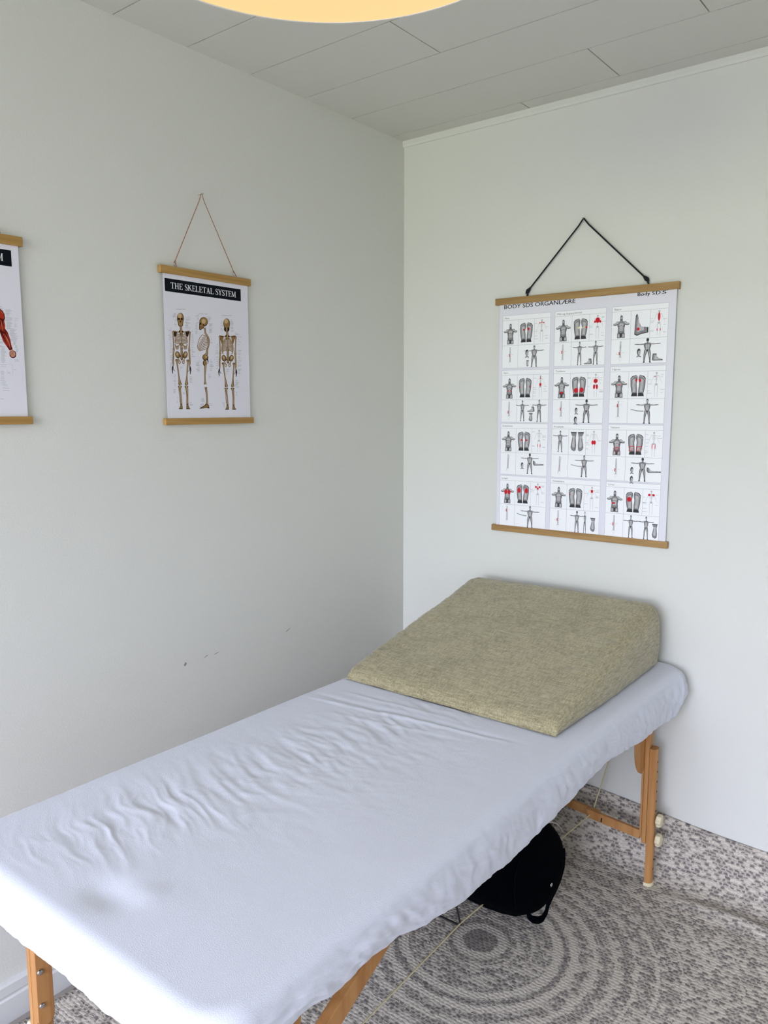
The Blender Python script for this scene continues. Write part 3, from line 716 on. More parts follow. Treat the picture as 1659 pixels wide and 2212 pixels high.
    yl, zt = toyz(982, 553); yr, zt2 = toyz(1437, 628); _, zb = toyz(987, 632)
    B = Art(lambda u, v: (PX, u, v), nrm); B.b = A.b
    B.poly([(yl, zt), (yr, zt), (yr, zb), (yl, zb)], M_BLACK); B.up(); B.up()
    B2 = Art(lambda u, v: (PX, yl+u, zb+(1-v)*(zt-zb)), nrm); B2.b = A.b; B2.k = 2
    B2 = Art(lambda u, v: (PX, yl+u, zb-v), nrm); B2.b = A.b; B2.k = 2
    wy = yr-yl; hz = zt-zb
    serif_text(B2, 'THE SKELETAL SYSTEM', wy*.07, wy*.93, -hz*.27, hz*.46, M_WHITE)
    A.b.build('printed_artwork', pap, fix=False, origin=(PX, -.95, 1.7))
def art_muscle(pap, nrm):
    PX = .0092
    A = Art(lambda u, v: (PX, -1.663+u, v), nrm); D, Mi, L = M_MD, M_MM, M_ML
    K = 8.51
    def loc(u, v):                                  # from the close view of the visible arm
        q = hit(u/K, 640+v/K, 0, PX); return (q.y+1.663, q.z)
    for sgn in (-1, 1):
        def T(u, v): a = loc(u, v); return (sgn*a[0], a[1])
        w = .0001
        A.poly([T(*q) for q in [(-120, 225), (-40, 220), (5, 232), (50, 270), (82, 330), (92, 400), (78, 450), (92, 540), (95, 600), (140, 660), (165, 730), (190, 800), (205, 880), (232, 980), (178, 1000), (130, 930), (60, 830), (20, 730), (-5, 650), (-40, 520), (-120, 420)]], D); A.up()
        A.poly([T(*q) for q in [(-100, 245), (0, 245), (40, 285), (70, 340), (76, 390), (60, 420), (10, 400), (-50, 380)]], Mi)
        for pts in ([(10, 430), (40, 520), (65, 620), (80, 660)], [(62, 450), (80, 530), (78, 600)], [(60, 700), (110, 790), (160, 900), (190, 970)], [(105, 660), (150, 740), (180, 830), (205, 930)], [(30, 720), (80, 820), (140, 910)], [(-40, 430), (-10, 520), (20, 620)]):
            A.stroke([T(*q) for q in pts], [.0016, .0034, .0034, .0012], Mi)
        A.up()
        for pts in ([(15, 440), (30, 540), (40, 640)], [(85, 700), (130, 800), (150, 860)], [(45, 690), (95, 700)], [(120, 740), (165, 860), (185, 960)], [(10, 260), (55, 330)]):
            A.stroke([T(*q) for q in pts], [.0004, .0009, .0003], L)
        A.stroke([T(180, 1005), T(240, 985)], .0028, L); A.k = 0
        A.poly([T(*q) for q in [(182, 1010), (240, 995), (285, 1020), (298, 1060), (290, 1115), (250, 1138), (210, 1130), (178, 1100), (172, 1045)]], D); A.up()
        A.poly([T(*q) for q in [(192, 1020), (236, 1008), (272, 1030), (282, 1060), (274, 1100), (245, 1120), (212, 1112), (190, 1090), (184, 1050)]], M_ML); A.up()
        for k in range(4): A.stroke([T(215+k*8, 1025), T(196+k*24, 1105)], .0007, D)
        A.k = 0
        # legs
        A.stroke([(sgn*.018, 1.715), (sgn*.028, 1.66), (sgn*.026, 1.61), (sgn*.030, 1.57), (sgn*.026, 1.53)], [.03, .032, .02, .022, .010], D); A.up()
        A.stroke([(sgn*.018, 1.71), (sgn*.028, 1.66), (sgn*.026, 1.615)], [.018, .022, .012], Mi); A.stroke([(sgn*.030, 1.60), (sgn*.031, 1.57), (sgn*.027, 1.54)], [.012, .014, .006], Mi); A.up()
        A.stroke([(sgn*.022, 1.70), (sgn*.030, 1.65)], .003, L); A.ell((sgn*.027, 1.61), .005, .007, L); A.k = 0
        A.poly([(sgn*.022, 1.532), (sgn*.032, 1.532), (sgn*.046, 1.518), (sgn*.022, 1.516)], D)
    A.poly([(-.05, 1.80), (.05, 1.80), (.036, 1.75), (.034, 1.70), (-.034, 1.70), (-.036, 1.75)], D); A.up()
    for s_ in (-1, 1):
        A.ell((s_*.020, 1.782), .018, .012, Mi); A.stroke([(s_*.008, 1.765), (s_*.008, 1.71)], .010, Mi); A.stroke([(s_*.024, 1.76), (s_*.026, 1.715)], .008, Mi)
    A.k = 0
    A.stroke([(0, 1.80), (0, 1.825)], .018, D); A.ell((0, 1.838), .013, .018, D); A.up(); A.ell((0, 1.838), .010, .015, Mi); A.stroke([(-.004, 1.83), (.004, 1.83)], .002, L); A.k = 0
    rnd = random.Random(9)
    B = Art(lambda u, v: (lambda q: (PX, q.y, q.z))(hit(u/K, 640+v/K, 0, PX)), nrm); B.b = A.b
    for (x, y0, y1, n, w) in ((100, 245, 310, 5, 120), (112, 320, 355, 3, 80), (105, 380, 450, 5, 130), (285, 405, 440, 2, 50), (122, 470, 600, 9, 110), (282, 520, 550, 2, 45), (180, 600, 720, 8, 130), (205, 735, 820, 6, 120), (245, 835, 885, 5, 50), (278, 900, 945, 4, 50), (295, 970, 1020, 4, 45), (275, 1165, 1190, 2, 80), (20, 945, 1215, 17, 95), (15, 1255, 1290, 2, 120), (15, 1375, 1440, 4, 90), (155, 1395, 1415, 2, 45), (245, 1350, 1356, 1, 75), (20, 1480, 1540, 3, 60), (25, 1575, 1610, 2, 110), (50, 1640, 1730, 3, 140), (5, 1885, 1890, 1, 100), (-60, 190, 225, 2, 120), (-40, 800, 920, 6, 110)):
        for k in range(n):
            y = y0+(y1-y0)*k/max(1, n-1) if n > 1 else y0; B.stroke([(x+rnd.uniform(-8, 8), y), (x+w*rnd.uniform(.6, 1), y+3)], 5.5, M_LINE)
    B.stroke([(165, 1248), (222, 1248), (236, 1450), (180, 1450)], 2.5, M_LINE, smooth=False); B.stroke([(275, 385), (272, 590)], 2.5, M_LINE); B.stroke([(138, 1350), (142, 1445)], 2.5, M_LINE)
    def toyz(u, v): q = hit(u, v, 0, PX); return (q.y, q.z)
    yr, zt = toyz(23.5, 541); _, zb = toyz(25, 576); yl = yr-.274
    C = Art(lambda u, v: (PX, u, v), nrm); C.b = A.b; C.poly([(yl, zt), (yr, zt), (yr, zb), (yl, zb)], M_BLACK)
    C2 = Art(lambda u, v: (PX, yl+u, zb-v), nrm); C2.b = A.b; C2.k = 2; wy = yr-yl; hz = zt-zb
    serif_text(C2, 'THE MUSCULAR SYSTEM', wy*.07, wy*.93, -hz*.27, hz*.46, M_WHITE)
    A.b.build('printed_artwork', pap, fix=False, origin=(PX, -1.66, 1.7))

# ---- organ chart glyphs: unit box, x right, y down
def organ_art(pap, nrm):
    PY = -.0092
    A = Art(lambda u, v: (u, PY, v), nrm)
    G1, G2, G3 = M_G1, M_G2, M_G3
    x0s = (.4383, .6362, .8342); ws = (.182, .178, .178); zt = (1.8358, 1.6490, 1.4650, 1.2806); PH = .1795
    names = [['Mave', 'Milt og bugspytkirtel', 'Blære'], ['Nyre', 'Tyndtarm', 'Hjerte'], ['Endokrine', 'Kredsløb', 'Tyktarm'], ['Lunger', 'Galdeblære', 'Lever']]
    def glyph(ox, oz, w, h):
        g = Art(lambda u, v: (ox+u*w, PY, oz-v*h), nrm); g.b = A.b; g.k = 4; return g
    def sh(g, pts, m=None):
        cx_ = sum(p[0] for p in pts)/len(pts); cy_ = sum(p[1] for p in pts)/len(pts)
        g.poly(pts, G1); g.up(); g.poly([(cx_+(p[0]-cx_)*.86, cy_+(p[1]-cy_)*.90) for p in pts], G2); g.up(); g.poly([(cx_+(p[0]-cx_)*.5, cy_+(p[1]-cy_)*.62) for p in pts], G3); g.k -= 2
    def head(g, cx_, cy_, s, back=False, side=False):
        g.ell((cx_, cy_), .085*s, .12*s, G1); g.up()
        if not back:
            g.ell((cx_+(.02*s if side else 0), cy_+.03*s), .066*s, .085*s, G3); g.up()
            g.stroke([(cx_-.03*s, cy_+.01*s), (cx_+.04*s, cy_+.01*s)], .014*s, G1); g.stroke([(cx_-.025*s, cy_+.075*s), (cx_+.03*s, cy_+.075*s)], .022*s, G2); g.k -= 1
        g.k -= 1
    def torso(g):
        g.stroke([(.5, .16), (.5, .3)], .17, G2)
        for s in (-1, 1):
            g.stroke([(.5+s*.12, .33), (.5+s*.24, .335), (.5+s*.36, .39), (.5+s*.5, .385)], [.10, .15, .10, .065], G1); g.up(); g.stroke([(.5+s*.12, .32), (.5+s*.24, .325), (.5+s*.36, .38), (.5+s*.49, .38)], [.07, .10, .05, .03], G3); g.k -= 1
        P_ = [(.27, .29), (.38, .27), (.44, .245), (.56, .245), (.62, .27), (.73, .29), (.755, .38), (.72, .50), (.69, .60), (.71, .70), (.70, .78), (.5, .83), (.30, .78), (.29, .70), (.31, .60), (.28, .50), (.245, .38)]
        sh(g, P_)
        g.k += 3; g.stroke([(.29, .45), (.38, .485), (.49, .45)], .016, G1); g.stroke([(.51, .45), (.62, .485), (.71, .45)], .016, G1); g.stroke([(.5, .3), (.5, .74)], .013, G2)
        g.stroke([(.33, .62), (.36, .72), (.5, .79), (.64, .72), (.67, .62)], .014, G2)
        for y in (.55, .615, .68): g.stroke([(.40, y), (.60, y)], .010, G2)
        g.k -= 3
        for s in (-1, 1): sh(g, [(.5+s*.235, .78), (.5+s*.04, .82), (.5+s*.045, 1.0), (.5+s*.245, 1.0)])
        g.k += 3; g.poly([(.455, .82), (.545, .82), (.54, .99), (.46, .99)], G1); g.k -= 3
        g.k += 2; g.ell((.5, .115), .085, .115, G1); g.up(); g.ell((.5, .125), .066, .075, G3); g.up()
        g.stroke([(.455, .105), (.545, .105)], .014, G1); g.stroke([(.465, .175), (.535, .175)], .03, G1); g.ell((.5, .135), .012, .022, G2); g.k -= 4
    def sole(g, cx_, s):
        pts = [(cx_-s*.20, .30), (cx_-s*.21, .16), (cx_-s*.12, .06), (cx_+s*.02, .02), (cx_+s*.13, .0), (cx_+s*.20, .06), (cx_+s*.21, .20), (cx_+s*.16, .42), (cx_+s*.19, .62), (cx_+s*.20, .80), (cx_+s*.22, 1.0), (cx_-s*.14, 1.0), (cx_-s*.10, .86), (cx_-s*.15, .70), (cx_-s*.19, .48)]
        sh(g, pts); g.k += 3
        for k, (dx, dy) in enumerate(((.14, .06), (.05, .07), (-.02, .10), (-.09, .14), (-.15, .20))):
            g.ell((cx_+s*dx, dy), .04, .05, G2); g.up(); g.ell((cx_+s*dx, dy-.005), .024, .03, G3); g.k -= 1
        g.poly([(cx_+s*.22, 1.0), (cx_-s*.14, 1.0), (cx_-s*.09, .86), (cx_+s*.18, .84)], G1)
        g.stroke([(cx_-s*.08, .3), (cx_-s*.04, .5), (cx_-s*.02, .7)], .015, G2); g.stroke([(cx_+s*.08, .25), (cx_+s*.05, .45), (cx_+s*.08, .65)], .015, G2); g.k -= 3
    def dorsal(g, cx_, s):
        pts = [(cx_-s*.22, .0), (cx_+s*.18, .0), (cx_+s*.12, .3), (cx_+s*.16, .7), (cx_+s*.14, .92), (cx_+s*.02, .99), (cx_-s*.14, .92), (cx_-s*.2, .78), (cx_-s*.14, .5), (cx_-s*.10, .25)]
        sh(g, pts); g.k += 3
        for dx, dy in ((.10, .93), (.03, .96), (-.04, .94), (-.11, .89), (-.16, .82)): g.ell((cx_+s*dx, dy), .035, .04, G2)
        g.k -= 3
    def footside(g, flip=1):
        X = lambda x: .5+flip*(x-.5)
        sh(g, [(X(.1), 0), (X(.42), 0), (X(.45), .45), (X(.65), .7), (X(.98), .85), (X(.95), .98), (X(.2), 1.0), (X(.03), .9), (X(.05), .6)])
    def figure(g, back=False, side=False):
        head(g, .5, .075, .62, back)
        g.stroke([(.5, .12), (.5, .2)], .07, G2)
        if not side:
            for s in (-1, 1):
                g.stroke([(.5+s*.10, .235), (.5+s*.28, .245), (.5+s*.5, .235)], [.055, .036, .018], G1); g.up(); g.stroke([(.5+s*.10, .23), (.5+s*.35, .238)], [.03, .012], G3); g.k -= 1
        sh(g, [(.37, .20), (.63, .20), (.64, .30), (.60, .44), (.61, .52), (.39, .52), (.40, .44), (.36, .30)])
        g.k += 3
        g.stroke([(.5, .22), (.5, .5)], .012, G2)
        if not back: g.stroke([(.4, .33), (.5, .31), (.6, .33)], .01, G2)
        g.k -= 3
        for s in (-1, 1):
            p = [(.5+s*.055, .50), (.5+s*.09, .66), (.5+s*.10, .76), (.5+s*.115, .95)]
            g.stroke(p, [.12, .095, .07, .045], G1); g.up(); g.stroke(p, [.07, .055, .035, .02], G2 if not side else G1); g.up(); g.stroke(p[:3], [.03, .03, .012], G3); g.k -= 2
            g.poly([(.5+s*.09, .94), (.5+s*.13, .94), (.5+s*.17, 1.0), (.5+s*.085, 1.0)], G1)
        g.k += 3; g.ell((.5, .50), .035, .03, G1); g.k -= 3
    def mini(g, red):
        g.ell((.5, .05), .05, .045, G3); g.stroke([(.5, .1), (.5, .48)], .03, G3)
        for k in range(4): g.stroke([(.40, .19+k*.045), (.5, .17+k*.045), (.60, .19+k*.045)], .009, G3)
        g.poly([(.42, .46), (.58, .46), (.55, .53), (.45, .53)], G3); g.stroke([(.35, .15), (.65, .15)], .014, G3)
        for s in (-1, 1):
            g.stroke([(.5+s*.15, .16), (.5+s*.22, .32), (.5+s*.32, .48)], [.014, .01, .006], G3)
            g.stroke([(.5+s*.08, .52), (.5+s*.07, .75), (.5+s*.07, .98)], [.02, .014, .012], G3)
        g.k += 1
        for (cx_, cy_, rx, ry) in red: g.ell((cx_, cy_), rx, ry, M_RED)
        g.k -= 1
    def tlines(g, spots):
        for (x, y, w) in spots: g.stroke([(x, y), (x+w, y)], .010, M_LINE)
    def spine(g, ry, cross=False):
        for k in range(16):
            y = .03+k*.05; g.stroke([(.44, y), (.56, y)], .026, G2 if k > 3 else G3)
        g.stroke([(.5, 0), (.5, .8)], .05, G3)
        g.stroke([(.38, .78), (.5, .98), (.62, .78), (.38, .78)], .012, G3, smooth=False)
        if cross: g.stroke([(.62, .05), (.38, .92)], .016, G2); g.up(); g.stroke([(.5, .45), (.45, .7)], .02, M_RED); g.k -= 1
        else:
            g.up(); g.stroke([(.43, ry), (.43, ry+.16)], [.06, .06], M_RED); g.k -= 1
            g.stroke([(.20, ry+.1), (.34, ry+.1)], .01, M_LINE); g.stroke([(.64, ry+.04), (.78, ry+.04)], .01, M_LINE)
    def forearm(g, flip=1):
        X = lambda x: .5+flip*(x-.5)
        g.stroke([(X(.0), .3), (X(.25), .48), (X(.6), .62), (X(1), .66)], [.10, .16, .22, .26], G2); g.up(); g.stroke([(X(.2), .44), (X(.6), .58), (X(1), .62)], [.06, .1, .1], G3); g.k -= 1
        for dy in (-.12, .0, .1): g.stroke([(X(.12), .36), (X(-.08), .3+dy)], .04, G2)
    def raised(g, flip=1):
        X = lambda x: .5+flip*(x-.5)
        sh(g, [(X(0), .1), (X(.12), .1), (X(.2), .5), (X(1), .6), (X(1), .75), (X(.1), .85), (X(0), .6)])
    FR = {  # red marks: torso list, feet list, mini list, spine y
        0: ([(.56, .52, .02, .03)], [(.33, .36, .05, .05), (.66, .33, .075, .07)], [(.5, .13, .05, .02), (.38, .16, .05, .025), (.62, .16, .05, .025)], .36),
        1: ([], [(.87, .44, .05, .045)], [(.5, .22, .13, .11), (.35, .28, .05, .05), (.65, .28, .05, .05)], .32),
        2: ([], [], [(.5, .25, .06, .17), (.42, .75, .02, .06), (.58, .75, .02, .06)], .52),
        3: ([(.43, .62, .035, .05), (.60, .62, .035, .05)], [(.13, .46, .035, .045), (.83, .45, .035, .045)], [(.5, .40, .07, .07), (.5, .12, .03, .04)], .5),
        4: ([(.5, .74, .12, .05)], [(.33, .68, .14, .12), (.69, .66, .13, .12)], [(.5, .3, .12, .09), (.42, .54, .06, .1), (.58, .54, .06, .1)], .33),
        5: ([(.5, .42, .14, .02)], [(.40, .24, .05, .08), (.62, .26, .07, .08)], [(.42, .18, .03, .02)], .16),
        6: ([(.5, .55, .02, .02)], [(.34, .44, .09, .035), (.69, .44, .09, .035)], [(.42, .7, .02, .08), (.58, .7, .02, .08)], None),
        7: ([], [], [(.44, .50, .07, .09), (.56, .50, .07, .09)], None),
        8: ([(.4, .70, .02, .08), (.6, .70, .02, .08), (.5, .63, .1, .02), (.5, .82, .02, .06)], [], [(.42, .6, .02, .12), (.58, .6, .02, .12)], .5),
        9: ([(.38, .42, .11, .12), (.62, .42, .11, .12)], [(.24, .32, .11, .14), (.76, .32, .11, .14)], [(.38, .17, .06, .05), (.62, .17, .06, .05), (.5, .24, .06, .05)], .16),
        10: ([], [(.14, .34, .035, .03)], [(.5, .2, .07, .07)], .42),
        11: ([(.44, .58, .1, .035), (.38, .60, .04, .04)], [(.26, .38, .13, .12)], [(.39, .19, .07, .05), (.61, .19, .07, .05)], .38)}
    # bottom-right cell contents: kind, u, v(top), width, height (fractions of the panel)
    B = {0: [('head', .53, .66, .12), ('arm2', .50, .86, .08, .12), ('fig', .68, .59, .40, .40)],
         1: [('figd', .51, .57, .27, .42), ('figd', .82, .57, .30, .42), ('foot', .60, .88, .16, .10, -1)],
         2: [('back', .66, .57, .46, .42), ('head', .51, .74, .12), ('foot', .74, .84, .20, .12, 1)],
         3: [('fig', .46, .58, .28, .40), ('foot', .56, .70, .16, .10, -1), ('dors', .64, .82, .12, .16), ('figd', .81, .57, .30, .42)],
         4: [('back', .68, .57, .44, .43), ('head', .48, .72, .10), ('head', .47, .88, .12)],
         5: [('fig', .70, .57, .40, .43), ('fore', .42, .73, .22, .08, 1)],
         6: [('back', .64, .57, .38, .40), ('head', .48, .75, .10), ('raise', .71, .70, .22, .12, 1)],
         7: [('fig', .67, .57, .38, .40), ('fore', .42, .73, .20, .07, 1)],
         8: [('back', .66, .57, .42, .42), ('head', .47, .74, .10), ('head', .47, .90, .11), ('raise', .74, .73, .25, .12, 1)],
         9: [('fig', .67, .57, .40, .43), ('fore', .40, .71, .20, .08, 1)],
         10: [('back', .56, .58, .28, .41), ('side', .72, .58, .16, .41), ('dors', .88, .69, .14, .26)],
         11: [('figd', .49, .58, .28, .41), ('fig', .77, .58, .28, .41), ('dors', .93, .70, .14, .26)]}
    idx = 0
    for r in range(4):
        for c in range(3):
            x0, w, z = x0s[c], ws[c], zt[r]
            A.k = 0; A.poly([(x0, z), (x0+w, z), (x0+w, z-PH), (x0, z-PH)], M_PANEL); A.k = 2
            lw = .0007
            L = lambda p, q: A.stroke([p, q], lw, M_LINE)
            L((x0, z), (x0+w, z)); L((x0, z-PH), (x0+w, z-PH)); L((x0, z-PH), (x0, z)); L((x0+w, z-PH), (x0+w, z))
            L((x0, z-.0165), (x0+w, z-.0165)); L((x0, z-.102), (x0+w, z-.102)); L((x0+.0615, z-.0165), (x0+.0615, z-PH)); L((x0+.1225, z-.0165), (x0+.1225, z-.102))
            T = Art(lambda u, v: (u, PY, z-.0118-v), nrm); T.b = A.b; T.k = 3
            nm = names[r][c]; text_into(T, nm, x0+.0075, x0+.0075+.0043*len(nm)*(1.0 if 'bug' not in nm else .96), 0, M_TXT, .0062)
            fr = FR[idx]
            if idx == 7:
                g = glyph(x0+.004, z-.022, .054, .072); figure(g)
                g = glyph(x0+.065, z-.026, .054, .064); dorsal(g, .28, 1); dorsal(g, .72, -1)
            else:
                g = glyph(x0+.005, z-.028, .052, .070); torso(g); g.k += 5
                for q in fr[0]: g.ell((q[0], q[1]), q[2], q[3], M_RED)
                if idx == 2:
                    g = glyph(x0+.068, z-.026, .050, .068)
                    sh(g, [(.18, .10), (.26, .0), (.32, .1), (.42, .42), (.55, .60), (1.0, .64), (1.0, .88), (.6, .92), (.3, 1.0), (.12, .94), (.14, .6)]); g.k += 5; g.ell((.36, .70), .09, .07, M_RED)
                else:
                    g = glyph(x0+.065, z-.028, .054, .066); sole(g, .26, 1); sole(g, .74, -1); g.k += 6
                    for q in fr[1]: g.ell((q[0], q[1]), q[2], q[3], M_RED)
                    if idx == 1: g.ell((.36, .45), .07, .06, M_YEL); g.stroke([(.58, .46), (.80, .42)], .05, M_YEL)
                    if idx == 8:
                        for cx_ in (.28, .72): g.stroke([(cx_-.14, .62), (cx_+.16, .60), (cx_+.17, .72), (cx_, .72), (cx_-.02, .84), (cx_-.15, .84), (cx_-.14, .62)], .03, M_RED, smooth=False)
            g = glyph(x0+.120, z-.020, .060, .078); mini(g, fr[2])
            rr = random.Random(idx); tlines(g, [(.05 if rr.random() < .5 else .72, rr.uniform(.1, .9), rr.uniform(.12, .24)) for _ in range(9)])
            g = glyph(x0+.008, z-.108, .046, .064); spine(g, fr[3] if fr[3] is not None else .4, fr[3] is None)
            for it in B[idx]:
                kd = it[0]
                if kd == 'head':
                    s = it[3]*w; g = glyph(x0+it[1]*w-s/2, z-it[2]*PH, s, s*1.3); head(g, .5, .4, 3.2, side=True); g.stroke([(.2, .95), (.5, .85), (.85, .95)], .14, G2); g.stroke([(.5, .7), (.5, .9)], .3, G2)
                    continue
                if kd in ('fig', 'back', 'figd', 'side'):
                    g = glyph(x0+(it[1]-it[3]/2)*w, z-it[2]*PH, it[3]*w, it[4]*PH)
                    if kd == 'side' or it[3] < .35:
                        g2 = Art(g.P, nrm); g2.b = A.b; g2.k = 4; figure(g2, back=(kd == 'back'), side=(kd == 'side'))
                    else: figure(g, back=(kd == 'back'))
                    continue
                g = glyph(x0+it[1]*w, z-it[2]*PH, it[3]*w, it[4]*PH)
                if kd == 'foot': footside(g, it[5])
                elif kd == 'dors': g = glyph(x0+(it[1]-it[3]/2)*w, z-it[2]*PH, it[3]*w, it[4]*PH); dorsal(g, .5, 1.8)
                elif kd == 'arm2': sh(g, [(.3, 0), (.9, 0), (.75, .5), (.8, .9), (.4, 1), (.3, .6)])
                elif kd == 'fore': forearm(g, it[5])
                elif kd == 'raise': raised(g, it[5])
            idx += 1
    T = Art(lambda u, v: (u, PY, -v), nrm); T.b = A.b; T.k = 1
    for d in (0, .0006): text_into(T, 'BODY SDS ORGANLÆRE', .4424+d, .7067+d, -1.8590, M_BLACK, .0138)
    for d in (0, .0008): text_into(T, 'Body S', .9137+d, .9665+d, -1.8628, M_BLACK, .0105); text_into(T, 'D', .9715+d, .9845+d, -1.8628, M_BLACK, .0105); text_into(T, 'S', .9905+d, 1.0025+d, -1.8628, M_BLACK, .0105)
    T.stroke([(.9692, -1.8615), (.9692, -1.8740)], .0006, M_G2); T.stroke([(.9878, -1.8615), (.9878, -1.8740)], .0006, M_G2); T.ell((1.0062, -1.8725), .0015, .0015, M_G2)
    A.b.build('printed_artwork', pap, fix=False, origin=(.73, PY, 1.5))

def H0(px, py, d=.008): return hit(px, py, 0, d)
hanger_poster('hanging_poster', 'skeletal system poster with three skeletons on the left wall near the corner', 0, (-1.118, -.792), (1.885, 1.9055), (1.4725, 1.491), (-1.1075, -.8015),
              (-.970, 2.116), ((-1.066, 0), (-.852, 0)), M_BAMBOO, M_CORD, .0011, art_skeleton, (.0022, 1.0))
n1 = bpy.data.objects['nail']; tag(n1, 'small nail holding the thin brown string of the skeleton poster', 'nail')
hanger_poster('hanging_poster', 'muscular system poster cut off by the left edge of the photo, red muscle arm visible', 0, (-1.827, -1.4995), (1.8925, 1.914), (1.4815, 1.500), (-1.817, -1.509),
              (-1.665, 2.125), ((-1.77, 0), (-1.556, 0)), M_BAMBOO, M_CORD, .0011, art_muscle, (.0022, 1.0))
tag(bpy.data.objects['nail.001'], 'small nail above the muscle poster outside the left edge of the photo', 'nail')
_, n3 = hanger_poster('hanging_poster', 'large organ chart poster with twelve panels hung by a black cord on the back wall', 1, (.409, 1.0425), (1.873, 1.8955), (1.081, 1.1025), (.4255, 1.0345),
              (.729, 2.119), ((.528, 0), (.944, 0)), M_OAK, M_BCORD, .0026, organ_art, (.0072, 1.0))
tag(n3, 'small nail holding the black cord of the organ chart on the back wall', 'nail')

# ------------------------------------------------------------------ massage table
TX0, TX1, TY0, TY1 = .372, 1.078, -1.855, -.045      # frame under the padding
tbl = thing('massage_table', (.725, -.945, .010), 'wooden folding massage table with beech legs under a white fitted sheet', 'table')
b = MB(); b.box(TX0, TX1, TY0, -.948, .662, .712, M_PAD); b.box(TX0, TX1, -.942, TY1, .662, .712, M_PAD); b.build('table_padding', tbl, bevel=.012, origin=(.725, -.945, .69))
for nm, q in (('frame_rail', (TX0+.01, TX0+.032, TY0+.02, TY1-.02)), ('frame_rail', (TX1-.032, TX1-.01, TY0+.02, TY1-.02)), ('frame_rail', (TX0+.032, TX1-.032, TY0+.02, TY0+.042)), ('frame_rail', (TX0+.032, TX1-.032, TY1-.042, TY1-.02))):
    b = MB(); b.box(q[0], q[1], q[2], q[3], .602, .6615, M_BEECH); b.build(nm, tbl, bevel=.002, origin=((q[0]+q[1])/2, (q[2]+q[3])/2, .63))
def rbar(mb, x0, x1, y0, y1, z0, z1, m, outer):
    """bar with its outer (x) side rounded"""
    w = x1-x0; pts = []
    yc, hy = (y0+y1)/2, (y1-y0)/2
    if outer > 0: pts = [(x0, y0), (x1-w*.55, y0)]+[(x1-w*.55+w*.55*math.cos(t), yc+hy*math.sin(t)) for t in [(-PI/2+PI*k/10) for k in range(1, 10)]]+[(x1-w*.55, y1), (x0, y1)]
    else: pts = [(x1, y1), (x0+w*.55, y1)]+[(x0+w*.55-w*.55*math.cos(t), yc+hy*math.sin(t)) for t in [(PI/2-PI*k/10) for k in range(1, 10)]]+[(x0+w*.55, y0), (x1, y0)]
    mb.prism(pts, 2, z0, z1, m)
def leg(side, end, ctr):
    """side +1 right / -1 left; end +1 wall end / -1 near end; ctr = (inner x of post, y centre)"""
    xi, yc = ctr; s = side
    X = lambda a, c: (min(xi+s*a, xi+s*c), max(xi+s*a, xi+s*c))
    b = MB(); x = X(.007, .0215); b.box(x[0], x[1], yc-.0175, yc+.0175, .152, .612, M_BEECH)
    lg = b.build('leg', tbl, bevel=.002, origin=(xi+s*.01, yc, .4))
    b = MB(); x = X(.0225, .0435); rbar(b, x[0], x[1], yc-.0175, yc+.0175, .020, .468, M_BEECH, s)
    ext = b.build('leg_extension', lg, bevel=.0008, origin=(xi+s*.034, yc, .25))
    for k in range(12):                                           # bored height holes on the outer edge
        z = .425-.0325*k
        if .10 < z < .215: continue
        xo = xi+s*.0436; b = MB(); b.tube([(xo-s*.004, yc, z), (xo+s*.0002, yc, z)], .0032, M_HOLE, 10)
        b.build('height_hole', lg, origin=(xo, yc, z))
    b = MB(); x = X(.0200, .0465); rbar(b, x[0], x[1], yc-.0205, yc+.0205, .0115, .0235, M_PLAST, s); b.build('foot_cap', lg, bevel=.002, origin=(xi+s*.034, yc, .02))
    for z in (.234, .169):
        b = MB(); pr = [(.004, 0), (.0115, .002), (.0185, .006), (.0185, .016), (.015, .0205), (.004, .0215)]
        c = (xi+s*.0442, yc, z)
        b.lathe([(r_, s*h_) for r_, h_ in pr], c, M_PLAST, 48, axis=0, scal=lambda t: 1+.10*math.cos(6*t)); b.build('clamp_knob', lg, smooth=False, bevel=.001, origin=c)
    # plywood bracket on the inner face, flared towards the middle of the table at the top
    d = -end
    zb = .165 if end > 0 else .270
    P = [(yc-d*.0175, .612), (yc-d*.0175, zb+.013), (yc-d*.010, zb), (yc+d*.012, zb), (yc+d*.0175, zb+.013), (yc+d*.0175, .40)]
    for k in range(1, 10):
        a = PI/2*k/9; P.append((yc+d*(.0175+.074*math.sin(a)), .385+.105*(1-math.cos(a))))
    P += [(yc+d*.100, .612)]
    b = MB(); x = X(.0, .0065); b.prism(P, 0, x[0], x[1], M_BEECH); b.build('leg_bracket', lg, bevel=.0015, origin=(xi-s*.006, yc, .45))
    for z in (.392, .318):
        b = MB(); c = (xi-s*.0002, yc-d*.009, z); b.lathe([(.001, 0), (.0055, 0), (.0065, -s*.0012), (.005, -s*.0035), (.001, -s*.004)], c, M_STEEL, 20, axis=0); b.build('bolt', lg, smooth=True, origin=c)
    return lg
XR, XL = 1.034, .407
YF, YN = -.112, -1.752
for s, e_, c in ((1, 1, (XR, YF)), (-1, 1, (XL, YF)), (1, -1, (XR, YN)), (-1, -1, (XL, YN))): leg(s, e_, c)
def slat(mb, x0, x1, y0, y1, m):                                 # crossbar lath, sloping slightly down to the right
    zc = lambda x: .205-.075*(x-.62); hz = .0145
    mb.add([(x, y, zc(x)+dz) for x in (x0, x1) for y in (y0, y1) for dz in (-hz, hz)], [(0,1,3,2),(4,6,7,5),(0,4,5,1),(2,3,7,6),(0,2,6,4),(1,5,7,3)], m)
